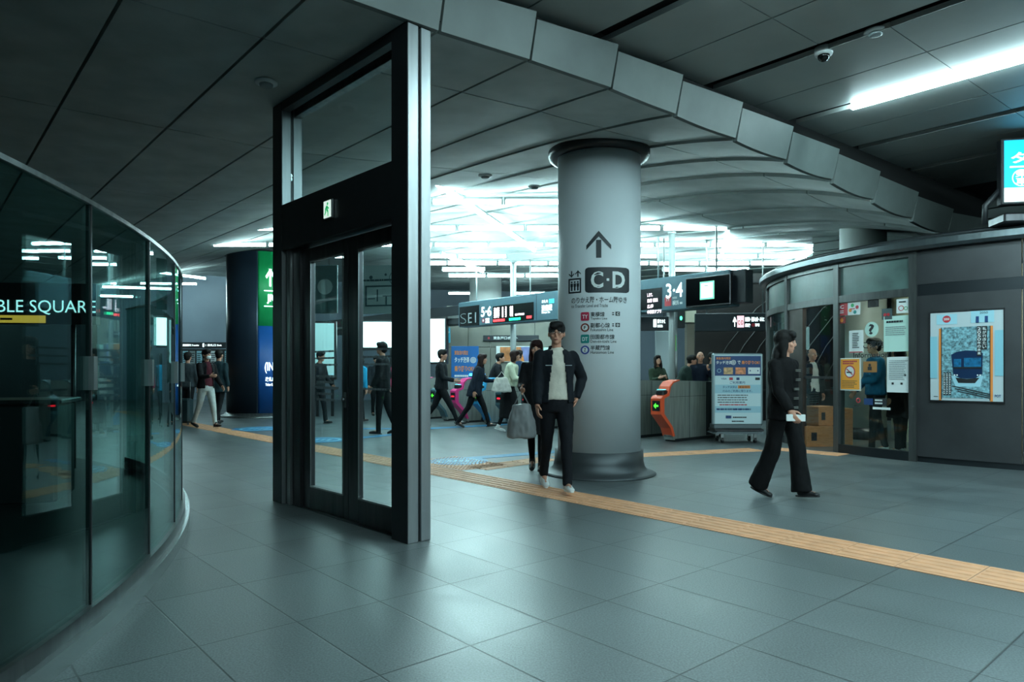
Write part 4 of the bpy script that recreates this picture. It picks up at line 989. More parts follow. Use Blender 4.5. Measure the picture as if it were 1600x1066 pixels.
# hanging dark direction signs beyond the gates
def hang_sign(px0, px1, py0, py1, Y, label, fn, dark=M_dark, dep=.1, top=4.32):
    p = Vector((x_at(px0, Y), Y, 0)); e = board_thing('direction_sign', label, 'sign', p, (1,-.12)); b = Board(p, (1,-.12), e, y=0)
    xa, z1 = b.loc(px0, py0); xb, _ = b.loc(px1, py0); z0 = z_at(py1, Y); MB().bbox(xa, xb, 0, dep, z0, z1, .01).build('housing', dark, e)
    fn(b, xa, xb, z0, z1); b.flush('display')
    for t in (.15, .85): x = xa+(xb-xa)*t; MB().tube([(x, dep/2, z1-.01), (x, dep/2, top)], .015, 8).build('hanger', M_steel, e)
def s1(b, xa, xb, z0, z1):
    w_ = xb-xa; h = z1-z0
    b.text(M_glow, '↑', xa+w_*.47, xa+w_*.52, z0+h*.25, z0+h*.8, .008, .03); b.rect(mat('lit_pink','#f0c8d0',.5,emit=1.1), xa+w_*.525, xa+w_*.61, z0+h*.2, z0+h*.85); b.text(M_red, 'C·D', xa+w_*.535, xa+w_*.60, z0+h*.35, z0+h*.6, .012, .01)
    b.text(M_glow, '東横線・副都心線・みなと', xa+w_*.62, xa+w_*.86, z0+h*.52, z0+h*.78, .008, .03); b.text(M_glow, '乗換', xa+w_*.62, xa+w_*.69, z0+h*.22, z0+h*.42, .008, .03); xq = xa+w_*.725; b.disc(M_red, xq, z0+h*.33, h*.1, .008); b.text(M_glow, '銀座線', xa+w_*.745, xa+w_*.80, z0+h*.24, z0+h*.42, .008, .03)
    b.rect(M_glow, xa+w_*.88, xa+w_*.885, z0+h*.15, z0+h*.9); b.text(M_glow, '↓', xa+w_*.90, xa+w_*.94, z0+h*.3, z0+h*.8, .008, .03); b.rect(M_red, xa+w_*.95, xa+w_*.995, z0+h*.3, z0+h*.78); b.text(M_white, 'TY', xa+w_*.958, xa+w_*.99, z0+h*.45, z0+h*.65, .012, .03)
hang_sign(1086, 1212, 490, 518, 15.8, 'dark hanging sign with a pink square and arrows seen beyond the information stand', s1)
def s2(b, xa, xb, z0, z1):
    w_ = xb-xa; h = z1-z0; b.rect(M_glow, xa+w_*.58, xa+w_*.66, z0+h*.25, z0+h*.8); b.text(M_glow, '乗りかえ', xa+w_*.68, xa+w_*.88, z0+h*.5, z0+h*.8, .008, .03); b.bars(M_glow, xa+w_*.68, xa+w_*.86, z0+h*.22, z0+h*.42, 2, .008, .6)
hang_sign(985, 1047, 495, 517, 15.6, 'small dark hanging sign with white lettering next to the sign pillar', s2)
def s3(b, xa, xb, z0, z1):
    w_ = xb-xa; h = z1-z0; b.text(M_glow, '乗換案内 Transfer', xa+w_*.02, xa+w_*.35, z0+h*.3, z0+h*.7, .008, .01); b.rect(M_glow, xa+w_*.42, xa+w_*.45, z0+h*.2, z0+h*.8); b.text(M_glow, '1 改札口 Exit', xa+w_*.48, xa+w_*.8, z0+h*.3, z0+h*.7, .008, .01)

# ================================================================ TICKET GATES
def gate_proto(colr, arrow, label, group=None):
    g = thing('ticket_gate', label, 'ticket gate', (0,0,0), 0, group)
    mt = mat('gate_trim_'+colr.strip('#'), colr, 0.35)
    m_gs = brushed('gate_steel', '#a3a8a3', 0.4, metal=0.6, amt=0.22)
    hw = 0.105
    side = [(0.30,0.03),(1.85,0.03),(1.85,1.06),(0.45,1.09),(0.30,1.06),(0.20,0.98),(0.16,0.84),(0.02,0.80),(0.0,0.52),(0.22,0.30)]
    MB().prism(side, -hw, hw, 'x').build('cabinet', m_gs, g)
    MB().box(-hw-0.001, hw+0.001, 0.34, 1.80, 0.0, 0.05).build('plinth', M_black, g)
    # side panel grooves
    mb = MB(); 
    for s in (-1, 1):
        x0, x1 = (hw, hw+0.002) if s > 0 else (-hw-0.002, -hw)
        mb.box(x0, x1, 0.18, 1.84, 0.800, 0.806); mb.box(x0, x1, 0.78, 0.79, 0.04, 1.07)
    mb.build('panel_seam', M_dark, g)
    MB().bbox(-hw-.004, hw+.004, 1.30, 1.86, 0.05, 1.065, .01).build('rear_cover', M_steeld, g)
    # coloured trim follows the nose
    out = [(0.47,1.105),(0.28,1.075),(0.17,0.99),(0.13,0.86),(-0.03,0.82),(-0.07,0.78),(-0.07,0.50),(0.20,0.25),(0.27,0.10),(0.33,0.10),(0.26,0.27),(0.02,0.51),(0.02,0.78),(0.165,0.825),(0.205,0.98),(0.29,1.05),(0.47,1.088)]
    MB().prism(out, -hw-0.008, hw+0.008, 'x').build('coloured_trim', mt, g)
    MB().bbox(-hw+.02, hw-.02, 0.02, 0.16, 0.82, 0.93, .02).build('card_reader', M_black, g)
    MB().bbox(-.07, .07, 0.04, 0.13, 0.925, 0.94, .005).build('reader_light', mat('reader_cyan','#6fe6f0',.3,emit=1.2), g)
    MB().box(-.08, .08, -.076, -.069, 0.56, 0.74).build('display', M_black, g)
    mb = MB()
    if arrow:
        m = mat('gate_green_led', '#40ff30', .5, emit=3.0); mb.add([(-.05,-.078,.65),(.0,-.078,.60),(.0,-.078,.635),(.05,-.078,.635),(.05,-.078,.665),(.0,-.078,.665),(.0,-.078,.70)], [(0,1,2,3,4,5,6)])
    else:
        m = mat('gate_red_led', '#ff2030', .5, emit=3.0); mb.add([(-.05,-.078,.635),(.05,-.078,.635),(.05,-.078,.665),(-.05,-.078,.665)], [(0,1,2,3)])
    mb.build('indicator', m, g)
    MB().bbox(-hw+.02, hw-.02, .26, .30, .09, .16, .005).build('toe_vent', M_steel, g)
    for s in ((-1,1) if colr in ('#d83a80','#2d8fc0') else ()):
        x = s*(hw+.004)
        MB().bbox(min(x,x+s*.03), max(x,x+s*.03), .70, 1.0, .55, .80, .01).build('flap', mt, g)
    return g
G0 = Vector((2.58, 12.17, 0))
gang = math.atan2(D2.y, D2.x) - math.pi/2     # local +y runs along D2
specs = [('#e85a34',1,'steel ticket gate with orange trim and a green arrow, nearest the sign pillar and stand'),
         ('#4a6a74',1,'steel ticket gate partly hidden behind the sign pillar'),
         ('#4a6a74',0,'steel ticket gate wholly behind the sign pillar'),
         ('#4a6a74',1,'steel ticket gate behind the walking couple'),
         ('#4a6a74',0,'grey ticket gate behind the woman in the cream top'),
         ('#4a6a74',0,'grey ticket gate behind the woman in black with the carrier bag'),
         ('#2d8fc0',1,'blue trimmed ticket gate next to the glowing pink one'),
         ('#d83a80',0,'pink ticket gate with a red light and glowing blue bar on top'),
         ('#4a6a74',1,'blue-grey ticket gate seen through the right door pane'),
         ('#d0387a',0,'pink trimmed ticket gate seen through the left door pane'),
         ('#4a6a74',1,'blue-grey ticket gate far along the row beyond the door')]
protos = {}
for k, (c, ar, lab) in enumerate(specs):
    p = G0 + D1*(0.86*k)
    if (c, ar) in protos: g = copy_tree(protos[(c, ar)])
    else: g = gate_proto(c, ar, lab); protos[(c, ar)] = g
    g['label'] = lab; g['group'] = 'row of ticket gates'; g.location = (p.x, p.y, 0); g.rotation_euler = (0,0,gang)
    if k == 7:
        lg = thing('gate_lamp', 'glowing blue bar on top of the pink ticket gate', 'light', (p.x, p.y, 0), gang)
        MB().bbox(-.1, .14, .5, .9, 1.10, 1.14, .01).build('base', M_dark, lg); MB().bbox(-.06, .10, .46, .86, 1.14, 1.20, .01).build('glow', mat('blue_glow','#50b8ff',.3,emit=5.0,ecol='#3aa8ff'), lg)

# ================================================================ INFORMATION STAND on a trolley
IP = Vector((x_at(1113, 12.2), 12.2, 0)); ir = Vector((1, -.02, 0)); WI = x_at(1192,12.2)-x_at(1113,12.2)
st = board_thing('information_stand', 'framed blue and white fare payment poster on a wheeled trolley beside the orange gate', 'information stand', IP, ir)
bo = Board(IP, ir, st, y=0.0); z1, z0 = z_at(552,12.2), z_at(664,12.2)
MB().bbox(0, WI, 0.0, .07, z0, z1, .02).build('frame', mat('stand_frame','#9fb0b4',.3,metal=.6), st)
m_ps = mat('poster_pale','#c6dde2',.4); m_ps2 = mat('poster_pale_blue','#9cc6d4',.4); Hs = z1-z0
def RR(m,a,b_,c,d,l=.004): bo.rect(m, WI*a, WI*b_, z1-Hs*d, z1-Hs*c, l)
RR(m_ps,.05,.95,.04,.985); RR(M_navy,.05,.95,.04,.315,.007); RR(m_ps2,.05,.95,.44,.56,.007); RR(m_ps2,.05,.95,.74,.83,.007)
T = lambda m,b,a,c,d,e_,bold=.02,l=.012: bo.text(m,b,WI*a,WI*c,z1-Hs*e_,z1-Hs*d,l,bold)
T(M_orange,'東急線内限定',.07,.36,.055,.09); T(M_white,'タッチ決済',.07,.38,.105,.155); T(M_white,'で',.49,.55,.105,.155); T(M_orange,'乗り降りOK!',.57,.93,.105,.155,.03)
xq = WI*.435; zq = z1-Hs*.13
for r_ in (.012,.028,.044): bo.disc(M_white, xq-.02, zq, r_, .012, r2=r_-.008)
RR(m_sky_ := mat('photo_tan','#c8a070',.5,noise_amt=.4,noise_scale=20),.22,.40,.20,.295,.011); RR(mat('photo_orange','#d88a60',.5,noise_amt=.4,noise_scale=24),.45,.65,.20,.295,.011); RR(M_white,.70,.93,.20,.29,.011); bo.disc(M_navy,WI*.74,z1-Hs*.245,.012,.015); bo.disc(M_navy,WI*.89,z1-Hs*.245,.012,.015); bo.disc(M_sky,WI*.13,z1-Hs*.245,.035,.011,r2=.028)
T(M_navy,'VISA',.17,.28,.345,.37,.02,.010); RR(M_red,.33,.40,.34,.375,.010); RR(M_navy,.47,.53,.34,.375,.010); RR(M_black,.84,.93,.34,.375,.010)
T(M_navy,'ご利用案内',.34,.64,.39,.43,.01,.010); T(M_navy,'タッチ決済は',.20,.48,.455,.49,.01,.012); RR(M_orange,.50,.74,.45,.492,.010); T(M_dark,'東急線内',.52,.72,.457,.487,.01,.014); T(M_navy,'のみのご利用に限ります。',.20,.78,.51,.545,.01,.012)
bo.bars(M_dark, WI*.10, WI*.80, z1-Hs*.70, z1-Hs*.57, 4, .010, .35, 8); bo.bars(M_red, WI*.14, WI*.78, z1-Hs*.735, z1-Hs*.705, 1, .010, .5, 9); bo.bars(M_navy, WI*.08, WI*.85, z1-Hs*.80, z1-Hs*.765, 1, .010, .7, 10)
RR(M_navy,.26,.37,.87,.91,.010); bo.bars(M_dark, WI*.40, WI*.72, z1-Hs*.91, z1-Hs*.88, 1, .010, .6, 11); bo.bars(M_dark, WI*.38, WI*.66, z1-Hs*.965, z1-Hs*.935, 1, .010, .6, 12)
bo.flush('poster')
MB().bbox(.02, WI-.02, -.10, .34, .20, .245, .01).build('trolley_deck', M_steeld, st)
MB().prism([(.0,.16),(WI,.16),(WI-.06,.20),(.06,.20)][::1], -.12, .36, 'y').build('trolley_skirt', mat('trolley_grey','#5a6468',.5), st)
MB().bbox(.03, WI-.03, .0, .30, .245, z0+.01, .01).build('ballast_box', mat('trolley_grey','#5a6468',.5), st)
for x in (.16, WI-.16):
    for y in (-.05, .28):
        wl = MB(); wl.prism([(y+.045*math.cos(a*math.pi/8), .047+.045*math.sin(a*math.pi/8)) for a in range(16)], x-.018, x+.018, 'x'); wo = wl.build('wheel', M_black, st)
        MB().bbox(x-.03, x+.03, y-.015, y+.015, .05, .17, .004).build('caster_fork', M_steel, wo)

# ================================================================ BACKGROUND beyond the gates
m_cw2 = mat('board_marked_concrete', '#77766e', .7, noise_amt=.2, noise_scale=1.2)
cwl = MB(); YW = 21.6
xa, xb = x_at(697, YW), x_at(905, YW); n = 6
for i in range(n):
    a = xa+(xb-xa)*i/n; b_ = xa+(xb-xa)*(i+1)/n
    cwl.bbox(a+.006, b_-.006, YW, YW+.3, 0, 2.0, .006); cwl.bbox(a+.006, b_-.006, YW, YW+.3, 2.01, 3.3, .006)
cw_o = cwl.build('wall_centre', m_cw2); struct(cw_o)
def wall_thing(name, label, cat, px0, px1, py0, py1, Y, base, fn=None, right=(1,0), dep=.04, group=None):
    p = Vector((x_at(px0, Y), Y, 0)); e = board_thing(name, label, cat, p, right, group); b = Board(p, right, e, y=0)
    xb_, _ = b.loc(px1, py0); z1_, z0_ = z_at(py0, Y), z_at(py1, Y); MB().bbox(0, xb_, 0, dep, z0_, z1_, .008).build('panel', base, e)
    if fn: fn(b, xb_, z0_, z1_-z0_)
    b.flush('print'); return e
wall_thing('room_sign', 'narrow dark sign with white characters on the concrete wall behind the gates', 'sign', 755, 842, 524, 533, YW-.06, M_dark, lambda b,w_,z,h: (b.text(M_white,'東急戸口ポート',w_*.18,w_*.62,z+h*.25,z+h*.8,.006,.03), b.disc(M_red,w_*.1,z+h*.5,h*.2)))
wall_thing('wall_poster', 'orange and violet picture poster on the concrete wall behind the gates', 'poster', 775, 838, 541, 566, YW-.06, M_white,
           lambda b,w_,z,h: (b.rect(mat('photo_sunset','#c07a4a',.5,noise_amt=.4,noise_scale=4),w_*.1,w_*.62,z+h*.05,z+h*.95), b.rect(mat('photo_violet','#7c82b4',.5,noise_amt=.25,noise_scale=4),w_*.62,w_*.97,z+h*.05,z+h*.95), b.poly(M_orange,[(w_*.55,z+h*.05),(w_*.7,z+h*.05),(w_*.64,z+h*.8)],.008)))
wall_thing('wall_poster', 'small pale sheet pinned on the concrete wall just left of the sign pillar', 'poster', 849, 864, 543, 551, YW-.06, m_pale)
wall_thing('wall_poster', 'small tall cyan notice near the glowing white screen on the concrete wall', 'poster', 698.5, 703.5, 512, 536, YW-.06, mat('cyan_print','#3fa6c4',.5), lambda b,w_,z,h: b.disc(M_white,w_*.5,z+h*.7,w_*.3))
def f_ad(b,w_,z,h):
    b.text(M_orange,'東急線内限定',w_*.12,w_*.62,z+h*.86,z+h*.93,.008,.02); b.text(M_white,'タッチ決済',w_*.12,w_*.66,z+h*.74,z+h*.83,.008,.03); b.text(M_orange,'乗り降りOK!',w_*.12,w_*.82,z+h*.60,z+h*.69,.008,.03)
    for r_ in (.03,.06,.09): b.disc(M_white,w_*.80,z+h*.78,r_,.008,r2=r_-.015)
    b.bars(M_white,w_*.12,w_*.8,z+h*.50,z+h*.56,1,.008,.5); b.rect(M_white,w_*.15,w_*.62,z+h*.36,z+h*.44); b.rect(M_navy,w_*.17,w_*.60,z+h*.37,z+h*.43,.008); b.rect(mat('photo_orange','#d88a60',.5),w_*.12,w_*.38,z+h*.2,z+h*.31); b.rect(M_white,w_*.44,w_*.7,z+h*.2,z+h*.31)
ad = wall_thing('standing_poster', 'bright blue fare payment poster standing behind the pink ticket gates', 'poster', 705, 748, 541, 640, 20.7, mat('poster_blue','#0f62a8',.45), f_ad)
MB().bbox(.1, .6, -.12, .18, 0, .14, .02).build('foot', M_dark, ad)
# glowing white screens
m_wscr = mat('white_screen_glow','#ffffff',.5,emit=2.6,ecol='#c8ffff')
def wscreen(px0, px1, py0, py1, Y, label, right=(1,0), floorfoot=True, mm=None):
    p = Vector((x_at(px0,Y),Y,0)); e = board_thing('light_screen', label, 'screen', p, right); b = Board(p, right, e, y=0); w_, _ = b.loc(px1, py0)
    z1_, z0_ = z_at(py0,Y), z_at(py1,Y); MB().bbox(-.06, w_+.06, .002, .16, z0_-.06, z1_+.06, .01).build('housing', M_steeld, e); MB().box(0, w_, -.004, .004, z0_, z1_).build('lit_panel', mm or m_wscr, e)
    if floorfoot:
        for x in (w_*.1, w_*.9): MB().bbox(x-.04, x+.04, .04, .12, 0, z0_-.05, .005).build('post', M_steeld, e)
wscreen(655, 695, 499, 566, 20.3, 'glowing white screen seen between the door frame and the concrete wall', (1,-.25))
wscreen(548, 618, 503, 543, 21.0, 'wide glowing white screen seen through the right door pane', (1,.05))
wscreen(492, 522, 505, 590, 19.2, 'tall pale lit board seen through the left door pane', (1,.1), mm=mat('dim_screen','#a8c8c8',.5,emit=.35,ecol='#a0e0e0'))
# hanging floor plan board and picture board seen through the door glass
def mapf(b,w_,z,h):
    m = M_grey; mm = mat('plan_line','#35585c',.5)
    b.bars(mm, w_*.2,w_*.9,z+h*.66,z+h*.72,1,.008,.6,3)
    for (a,c,d,e_) in ((.25,.8,.15,.18),(.25,.8,.55,.58),(.25,.28,.15,.58),(.77,.80,.15,.58),(.45,.47,.25,.5),(.55,.7,.35,.37),(.3,.42,.3,.32),(.6,.62,.18,.35)): b.rect(mm,w_*a,w_*c,z+h*d,z+h*e_)
    b.disc(mm,w_*.78,z+h*.72,w_*.12,.008,r2=w_*.11); b.disc(mm,w_*.35,z+h*.75,w_*.03); b.disc(mm,w_*.6,z+h*.8,w_*.02)
mp = wall_thing('floor_plan_board', 'pale hanging board with a line floor plan seen through the right door pane', 'board', 548, 640, 416, 491, 9.6, mat('board_pale_teal','#a4bfbd',.5), mapf, (1,-.22))
for x in (.1,.7): MB().tube([(x,.02,z_at(416,9.6)-.01),(x,.02,3.9)],.012,8).build('hanger', M_steel, mp)
def ballf(b,w_,z,h):
    b.disc(mat('planet_pale','#b4cccc',.5),w_*.68,z+h*.55,w_*.2,.008); b.poly(M_grey,[(w_*.2,z+h*.55),(w_*.28,z+h*.5),(w_*.3,z+h*.95),(w_*.2,z+h*.98)][::1],.006); b.poly(M_grey,[(w_*.0,z+h*.08),(w_*.98,z+h*.3),(w_*.98,z+h*.36),(w_*.0,z+h*.18)],.006)
mp = wall_thing('picture_board', 'dark hanging picture board with a pale ball seen through the left door pane', 'board', 468, 527, 415, 490, 11.4, mat('board_deep_teal','#5f7f80',.5), ballf, (1,-.1))
for x in (.1,.5): MB().tube([(x,.02,z_at(415,11.4)-.01),(x,.02,4.1)],.012,8).build('hanger', M_steel, mp)
# dark ribbed wall right of the board
m_rib = mat('dark_ribbed_metal', '#231f1f', .45, metal=.3, noise_amt=.1)
rw = MB(); YR = 17.6; xa = x_at(1086, YR); 
rw.box(xa, 11.5, YR, YR+.2, 0, 3.75)
struct(rw.build('wall_back.002', m_rib))
ribs = thing('slanting_reflections', 'dark wall screen of slanting tubes standing in for faint reflections behind the information stand', 'screen', (xa, YR-.05, 0))  # thin tubes drawn in for slanting reflections on the dark wall
for k in range(13):
    x = .2+k*.42; mb = MB(); mb.tube([(x, 0, .8), (x+.6, 0, 1.9), (x+1.35, 0, 2.85), (x+2.2, 0, 3.5)], .012, 6); mb.build('reflection_line', mat('reflection_grey','#4e4c4c',.4,metal=.7), ribs)
MB().box(0, 7.6, -.03, .03, .75, .8).build('bottom_bar', M_steeld, ribs); MB().box(0, 7.6, -.03, .03, 3.5, 3.55).build('top_bar', M_steeld, ribs)
# posts and panels just right of the sign pillar, beyond the gates
pn = thing('partition_column', 'square steel column with a yellow stop notice beyond the gates', 'column', (x_at(1052,16.2),16.2,0)); pn['kind']='thing'
MB().bbox(-.10,.10,0,.25,0,3.3,.01).build('shaft', M_steel, pn); bo = Board((x_at(1052,16.2),16.2),(1,0),pn,y=0)
z1_,z0_ = z_at(524,16.2),z_at(548,16.2); bo.rect(M_green,-.11,.07,z0_,z1_); bo.rect(M_yellow,-.09,.05,z0_+.02,z1_-.02,.008); bo.text(M_dark,'止',-.06,.03,z0_+.16,z1_-.06,.014,.03); bo.bars(M_dark,-.08,.04,z0_+.04,z0_+.13,2,.014,.6); bo.flush('notice')
pn = thing('partition_column', 'pale beige column with a small green exit light beyond the gates', 'column', (x_at(1077,16.6),16.6,0)); pn['kind']='thing'
MB().bbox(-.05,.13,0,.25,0,2.4,.01).build('shaft', mat('column_bronze','#7d7468',.4,metal=.5), pn); MB().bbox(-.1,.16,-.02,.27,2.42,3.3,.01).build('shaft', mat('column_beige','#b9b3a0',.5), pn)
MB().bbox(-.30,-.10,0,.2,2.3,2.72,.01).build('light_box', M_black, pn); MB().ell((-.2,-.01,2.53),(.03,.02,.05)).build('exit_light', mat('small_green_light','#50ffb0',.4,emit=3), pn)
pn = wall_thing('white_partition', 'plain white partition panel beyond the gates right of the sign pillar', 'partition', 1024, 1046, 517, 640, 16.0, mat('partition_white','#b4bfc2',.5))
# far-left wall strip and frieze
wall_thing('direction_sign', 'long dark sign with white text along the far wall at the left', 'sign', 284, 362, 535, 544, 29.96, M_dark, lambda b,w_,z,h: s3(b,0,w_,z,z+h))
def fz(b,w_,z,h):
    for k in range(7): b.rect((m_ps2,M_grey,M_sky,m_ps,M_white,M_grey,m_ps2)[k], w_*(.02+.14*k), w_*(.13+.14*k), z+h*.1, z+h*.9); b.bars(M_dark, w_*(.03+.14*k), w_*(.12+.14*k), z+h*.2, z+h*.8, 5, .008, .5, k)
wall_thing('map_frieze', 'row of pale map posters on the far wall behind the masked man', 'poster', 284, 362, 546, 571, 29.96, M_steeld, fz)

# ================================================================ small ceiling fixtures
def fixture(px, py, z, kind, label):
    p = floor_at(px, py, z); e = thing(kind, label, {'dome_camera':'camera','smoke_detector':'smoke detector','ceiling_speaker':'ceiling speaker'}[kind], p)
    if kind == 'dome_camera':
        MB().lathe([(.075,-.04),(.085,-.01),(.085,.03)],24).build('base', M_white, e); MB().ell((0,0,-.045),(.055,.055,.055)).build('dome', mat('dome_black','#08090a',.1), e)
    else:
        MB().lathe([(.04,-.035),(.055,-.03),(.06,-.01)],24).build('sensor', M_grey, e); MB().lathe([(.075,-.012),(.095,-.004),(.095,.012)],24).build('base', M_white, e)
fixture(1287, 80, ZU+.02, 'dome_camera', 'white dome security camera in a dark slot of the upper ceiling')
fixture(1368, 50, ZU+.02, 'smoke_detector', 'round white smoke detector in the slot right of the dome camera')
fixture(416, 130, 3.80, 'ceiling_speaker', 'small round fitting on the dark ceiling left of the door frame')
fixture(758, 275, 3.99, 'ceiling_speaker', 'small round fitting on the ceiling above the first row of tubes')
fixture(835, 292, 4.11, 'ceiling_speaker', 'small round fitting on the ceiling close to the sign pillar')
# ================================================================ PEOPLE
def skin(c='#c08a72'): return mat('skin_'+c[1:], c, .5, noise_amt=.05, noise_scale=20)
def cloth(c, rough=.85): return mat('cloth_'+c[1:], c, rough, noise_amt=.12, noise_scale=14, bump=.25, bump_scale=45, spec=.2)
def hairm(c='#14100f'): return mat('hair_'+c[1:], c, .6, spec=.25, noise_amt=.3, noise_scale=40, stretch=(6,6,1), bump=.4, bump_scale=70)
def blend(mb, name, m, parent, vox, smooth=6, wrinkle=0.0, keep=None, seed=0.0, wscale=(9,9,4)):
    """fuse overlapping volumes into one continuous surface"""
    me = mb.mesh(name); o = bpy.data.objects.new(name, me); COL.objects.link(o)
    r = o.modifiers.new('r','REMESH'); r.mode = 'VOXEL'; r.voxel_size = vox; r.use_smooth_shade = True
    s = o.modifiers.new('s','SMOOTH'); s.factor = .5; s.iterations = smooth
    dg = bpy.context.evaluated_depsgraph_get(); dg.update()
    nm = bpy.data.meshes.new_from_object(o.evaluated_get(dg)); bpy.data.objects.remove(o); bpy.data.meshes.remove(me)
    if wrinkle:
        co = [v.co.copy() for v in nm.vertices]; no = [v.normal.copy() for v in nm.vertices]
        for v, c_, n_ in zip(nm.vertices, co, no):
            k = noise.noise(Vector((c_.x*wscale[0]+seed, c_.y*wscale[1], c_.z*wscale[2]))) + .5*noise.noise(Vector((c_.x*26, c_.y*26+seed, c_.z*15)))
            v.co = c_ + n_*(k*wrinkle)
    if keep:
        bm = bmesh.new(); bm.from_mesh(nm); kill = [f for f in bm.faces if not keep(f.calc_center_median())]; bmesh.ops.delete(bm, geom=kill, context='FACES'); bm.to_mesh(nm); bm.free()
    nm.polygons.foreach_set('use_smooth', [True]*len(nm.polygons)); nm.name = name
    nm.materials.clear(); nm.materials.append(m); ob = bpy.data.objects.new(name, nm); COL.objects.link(ob); ob.parent = parent; return ob
def chain(mb, pts, rs, seg=14):
    for p, r in zip(pts, rs): mb.ell(p, (r,r,r), seg, 8)
    mb2pts = [Vector(p) for p in pts]
    for a, b_, ra, rb_ in zip(mb2pts, mb2pts[1:], rs, rs[1:]): mb.tube([a, b_], [ra, rb_], seg)
def person(label, x, y, face, Ht=1.70, legs=((0,0,0),(0,0,0)), arms=((0,8,10),(0,8,10)), lean=0, head=(0,0), top='shirt', tcol='#202428', tlen=.90, bottom='trousers', bcol='#15171a', flare=0.0,
           shoe='#1a1a1c', sole=None, hair='short', hcol='#14100f', sk='#c08a72', near=False, female=False, inner=None, group=None, mask=False, sit=0.0, broad=1.0, glasses=False):
    s = Ht/1.70; root = thing('person', label, 'person', (x, y, 0), math.radians(face-90), group)
    vox = .0065 if near else .011; cv = .011 if near else .016
    w = (.92 if female else 1.0)*broad
    fa = lambda a: Vector((0, math.sin(a), -math.cos(a)))
    # legs
    hipz = .90; hip = [Vector((-.085*w,0,hipz)), Vector((.085*w,0,hipz))]; L = []
    for i in (0,1):
        th, kn, ft = [math.radians(q) for q in legs[i]]
        k = hip[i] + fa(th)*.42; an = k + fa(th-kn)*.40; k.x *= .95; an.x *= .85
        fd = Vector((0, math.cos(ft), math.sin(ft))); up = Vector((0, -math.sin(ft), math.cos(ft)))
        L.append((hip[i], k, an, fd, up))
    low = min(min((a - u*.085 + f*q).z for q in (-.06, .12, .19)) for _,_,a,f,u in L); dz = -low + .002
    Z = Vector((0,0,dz))
    L = [(h+Z, k+Z, a+Z, f, u) for h,k,a,f,u in L]
    pel = Vector((0,0,hipz+.03+dz)); Rl = Matrix.Rotation(-math.radians(lean), 3, 'X')
    def sp(v): return pel + Rl @ (Vector(v) - Vector((0,0,hipz+.03)))
    sh = [sp((-.170*w,0,1.365)), sp((.170*w,0,1.365))]; A = []
    for i in (0,1):
        sw, ab, el = [math.radians(q) for q in arms[i][:3]]; sx = -1 if i == 0 else 1; inn = math.radians(arms[i][3]) if len(arms[i]) > 3 else 0
        d = Vector((sx*math.sin(ab), math.sin(sw)*math.cos(ab), -math.cos(sw)*math.cos(ab))); e = sh[i] + d*.275
        d2 = Vector((sx*math.sin(ab)*.4 - sx*math.sin(inn), math.sin(sw+el)*math.cos(inn), -math.cos(sw+el))).normalized(); wr = e + d2*.235
        A.append((sh[i], e, wr, d2, sx))
    nk = sp((0,-.005,1.44)); hb = sp((0,.012,1.50)); hc = sp((0,.02,1.60))
    Rh = (Rl if abs(lean) < 20 else Matrix.Rotation(-math.radians(lean*.6),3,'X')) @ Matrix.Rotation(math.radians(head[0]),3,'Z') @ Matrix.Rotation(-math.radians(head[1]),3,'X')
    hs = 1.06
    def hp(v): return hc + Rh @ (Vector(v)*hs)
    # body, one continuous surface
    b = MB()
    chain(b, [nk - Vector((0,0,.03)), hb, hc - Vector((0,0,.05))], [.058*w,.05*w,.05])
    b.ell(hp((0,-.005,.012)), (.074,.092,.098), rot=Rh); b.ell(hp((0,.028,-.048)), (.054,.062,.062), rot=Rh); b.ell(hp((0,.058,-.088)), (.026,.026,.02), rot=Rh)
    b.ell(hp((0,.092,-.018)), (.012,.017,.021), rot=Rh); b.ell(hp((0,.082,.008)), (.009,.014,.022), rot=Rh); b.ell(hp((0,.078,-.062)), (.022,.012,.009), rot=Rh)
    for q in (-1,1): b.ell(hp((q*.074,-.005,-.01)), (.011,.02,.03), rot=Rh); b.ell(hp((q*.036,.064,-.025)), (.022,.018,.02), rot=Rh)
    b.loft([(sp((0,0,.90)), .145*w,.095,Rl),(sp((0,0,1.0)), .13*w,.085,Rl),(sp((0,0,1.10)), .125*w,.085,Rl),(sp((0,0,1.25)), .15*w,.10,Rl),(sp((0,0,1.36)), .16*w,.085,Rl),(sp((0,0,1.43)), .07*w,.055,Rl)], 16)
    for i in (0,1):
        h,k,a,f,u = L[i]; chain(b, [h,k,a], [.075,.05,.034]); chain(b, [a-u*.03, a-u*.055+f*.13], [.032,.022])
        S,e,wr,d2,sx = A[i]; chain(b, [S,e,wr], [.045,.036,.024])
        # palm, four fingers and a thumb
        side = Vector((0,1,0)) if abs(d2.y) < .85 else Vector((0,0,1)); fw = (side - d2*side.dot(d2)).normalized(); nrm = d2.cross(fw)*(-sx)   # fw: thumb side, nrm: towards the body
        Rm = Matrix((nrm, fw, d2)).transposed(); b.ell(wr + d2*.05, (.017,.04,.052), rot=Rm); b.tube([wr, wr+d2*.03], [.024,.026], 10)
        fr = .0088 if near else .0105
        for q, ln in zip((.029,.0105,-.0085,-.027), (.068,.078,.072,.056)):
            p0 = wr + d2*.085 + fw*q; p1 = p0 + (d2*.92 + nrm*.32).normalized()*ln*.5; p2 = p1 + (d2*.6 + nrm*.75).normalized()*ln*.5; chain(b, [p0,p1,p2], [fr,fr*.95,fr*.85], 8)
        t0_ = wr + d2*.03 + fw*.03; t1_ = t0_ + (d2*.6+fw*.7+nrm*.3).normalized()*.04; t2_ = t1_ + (d2*.85+fw*.2+nrm*.4).normalized()*.032; chain(b, [t0_,t1_,t2_], [.013,.0105,.009], 8)
    root.scale = (s,s,s)
    blend(b, 'body', skin(sk), root, vox, 3 if near else 2)
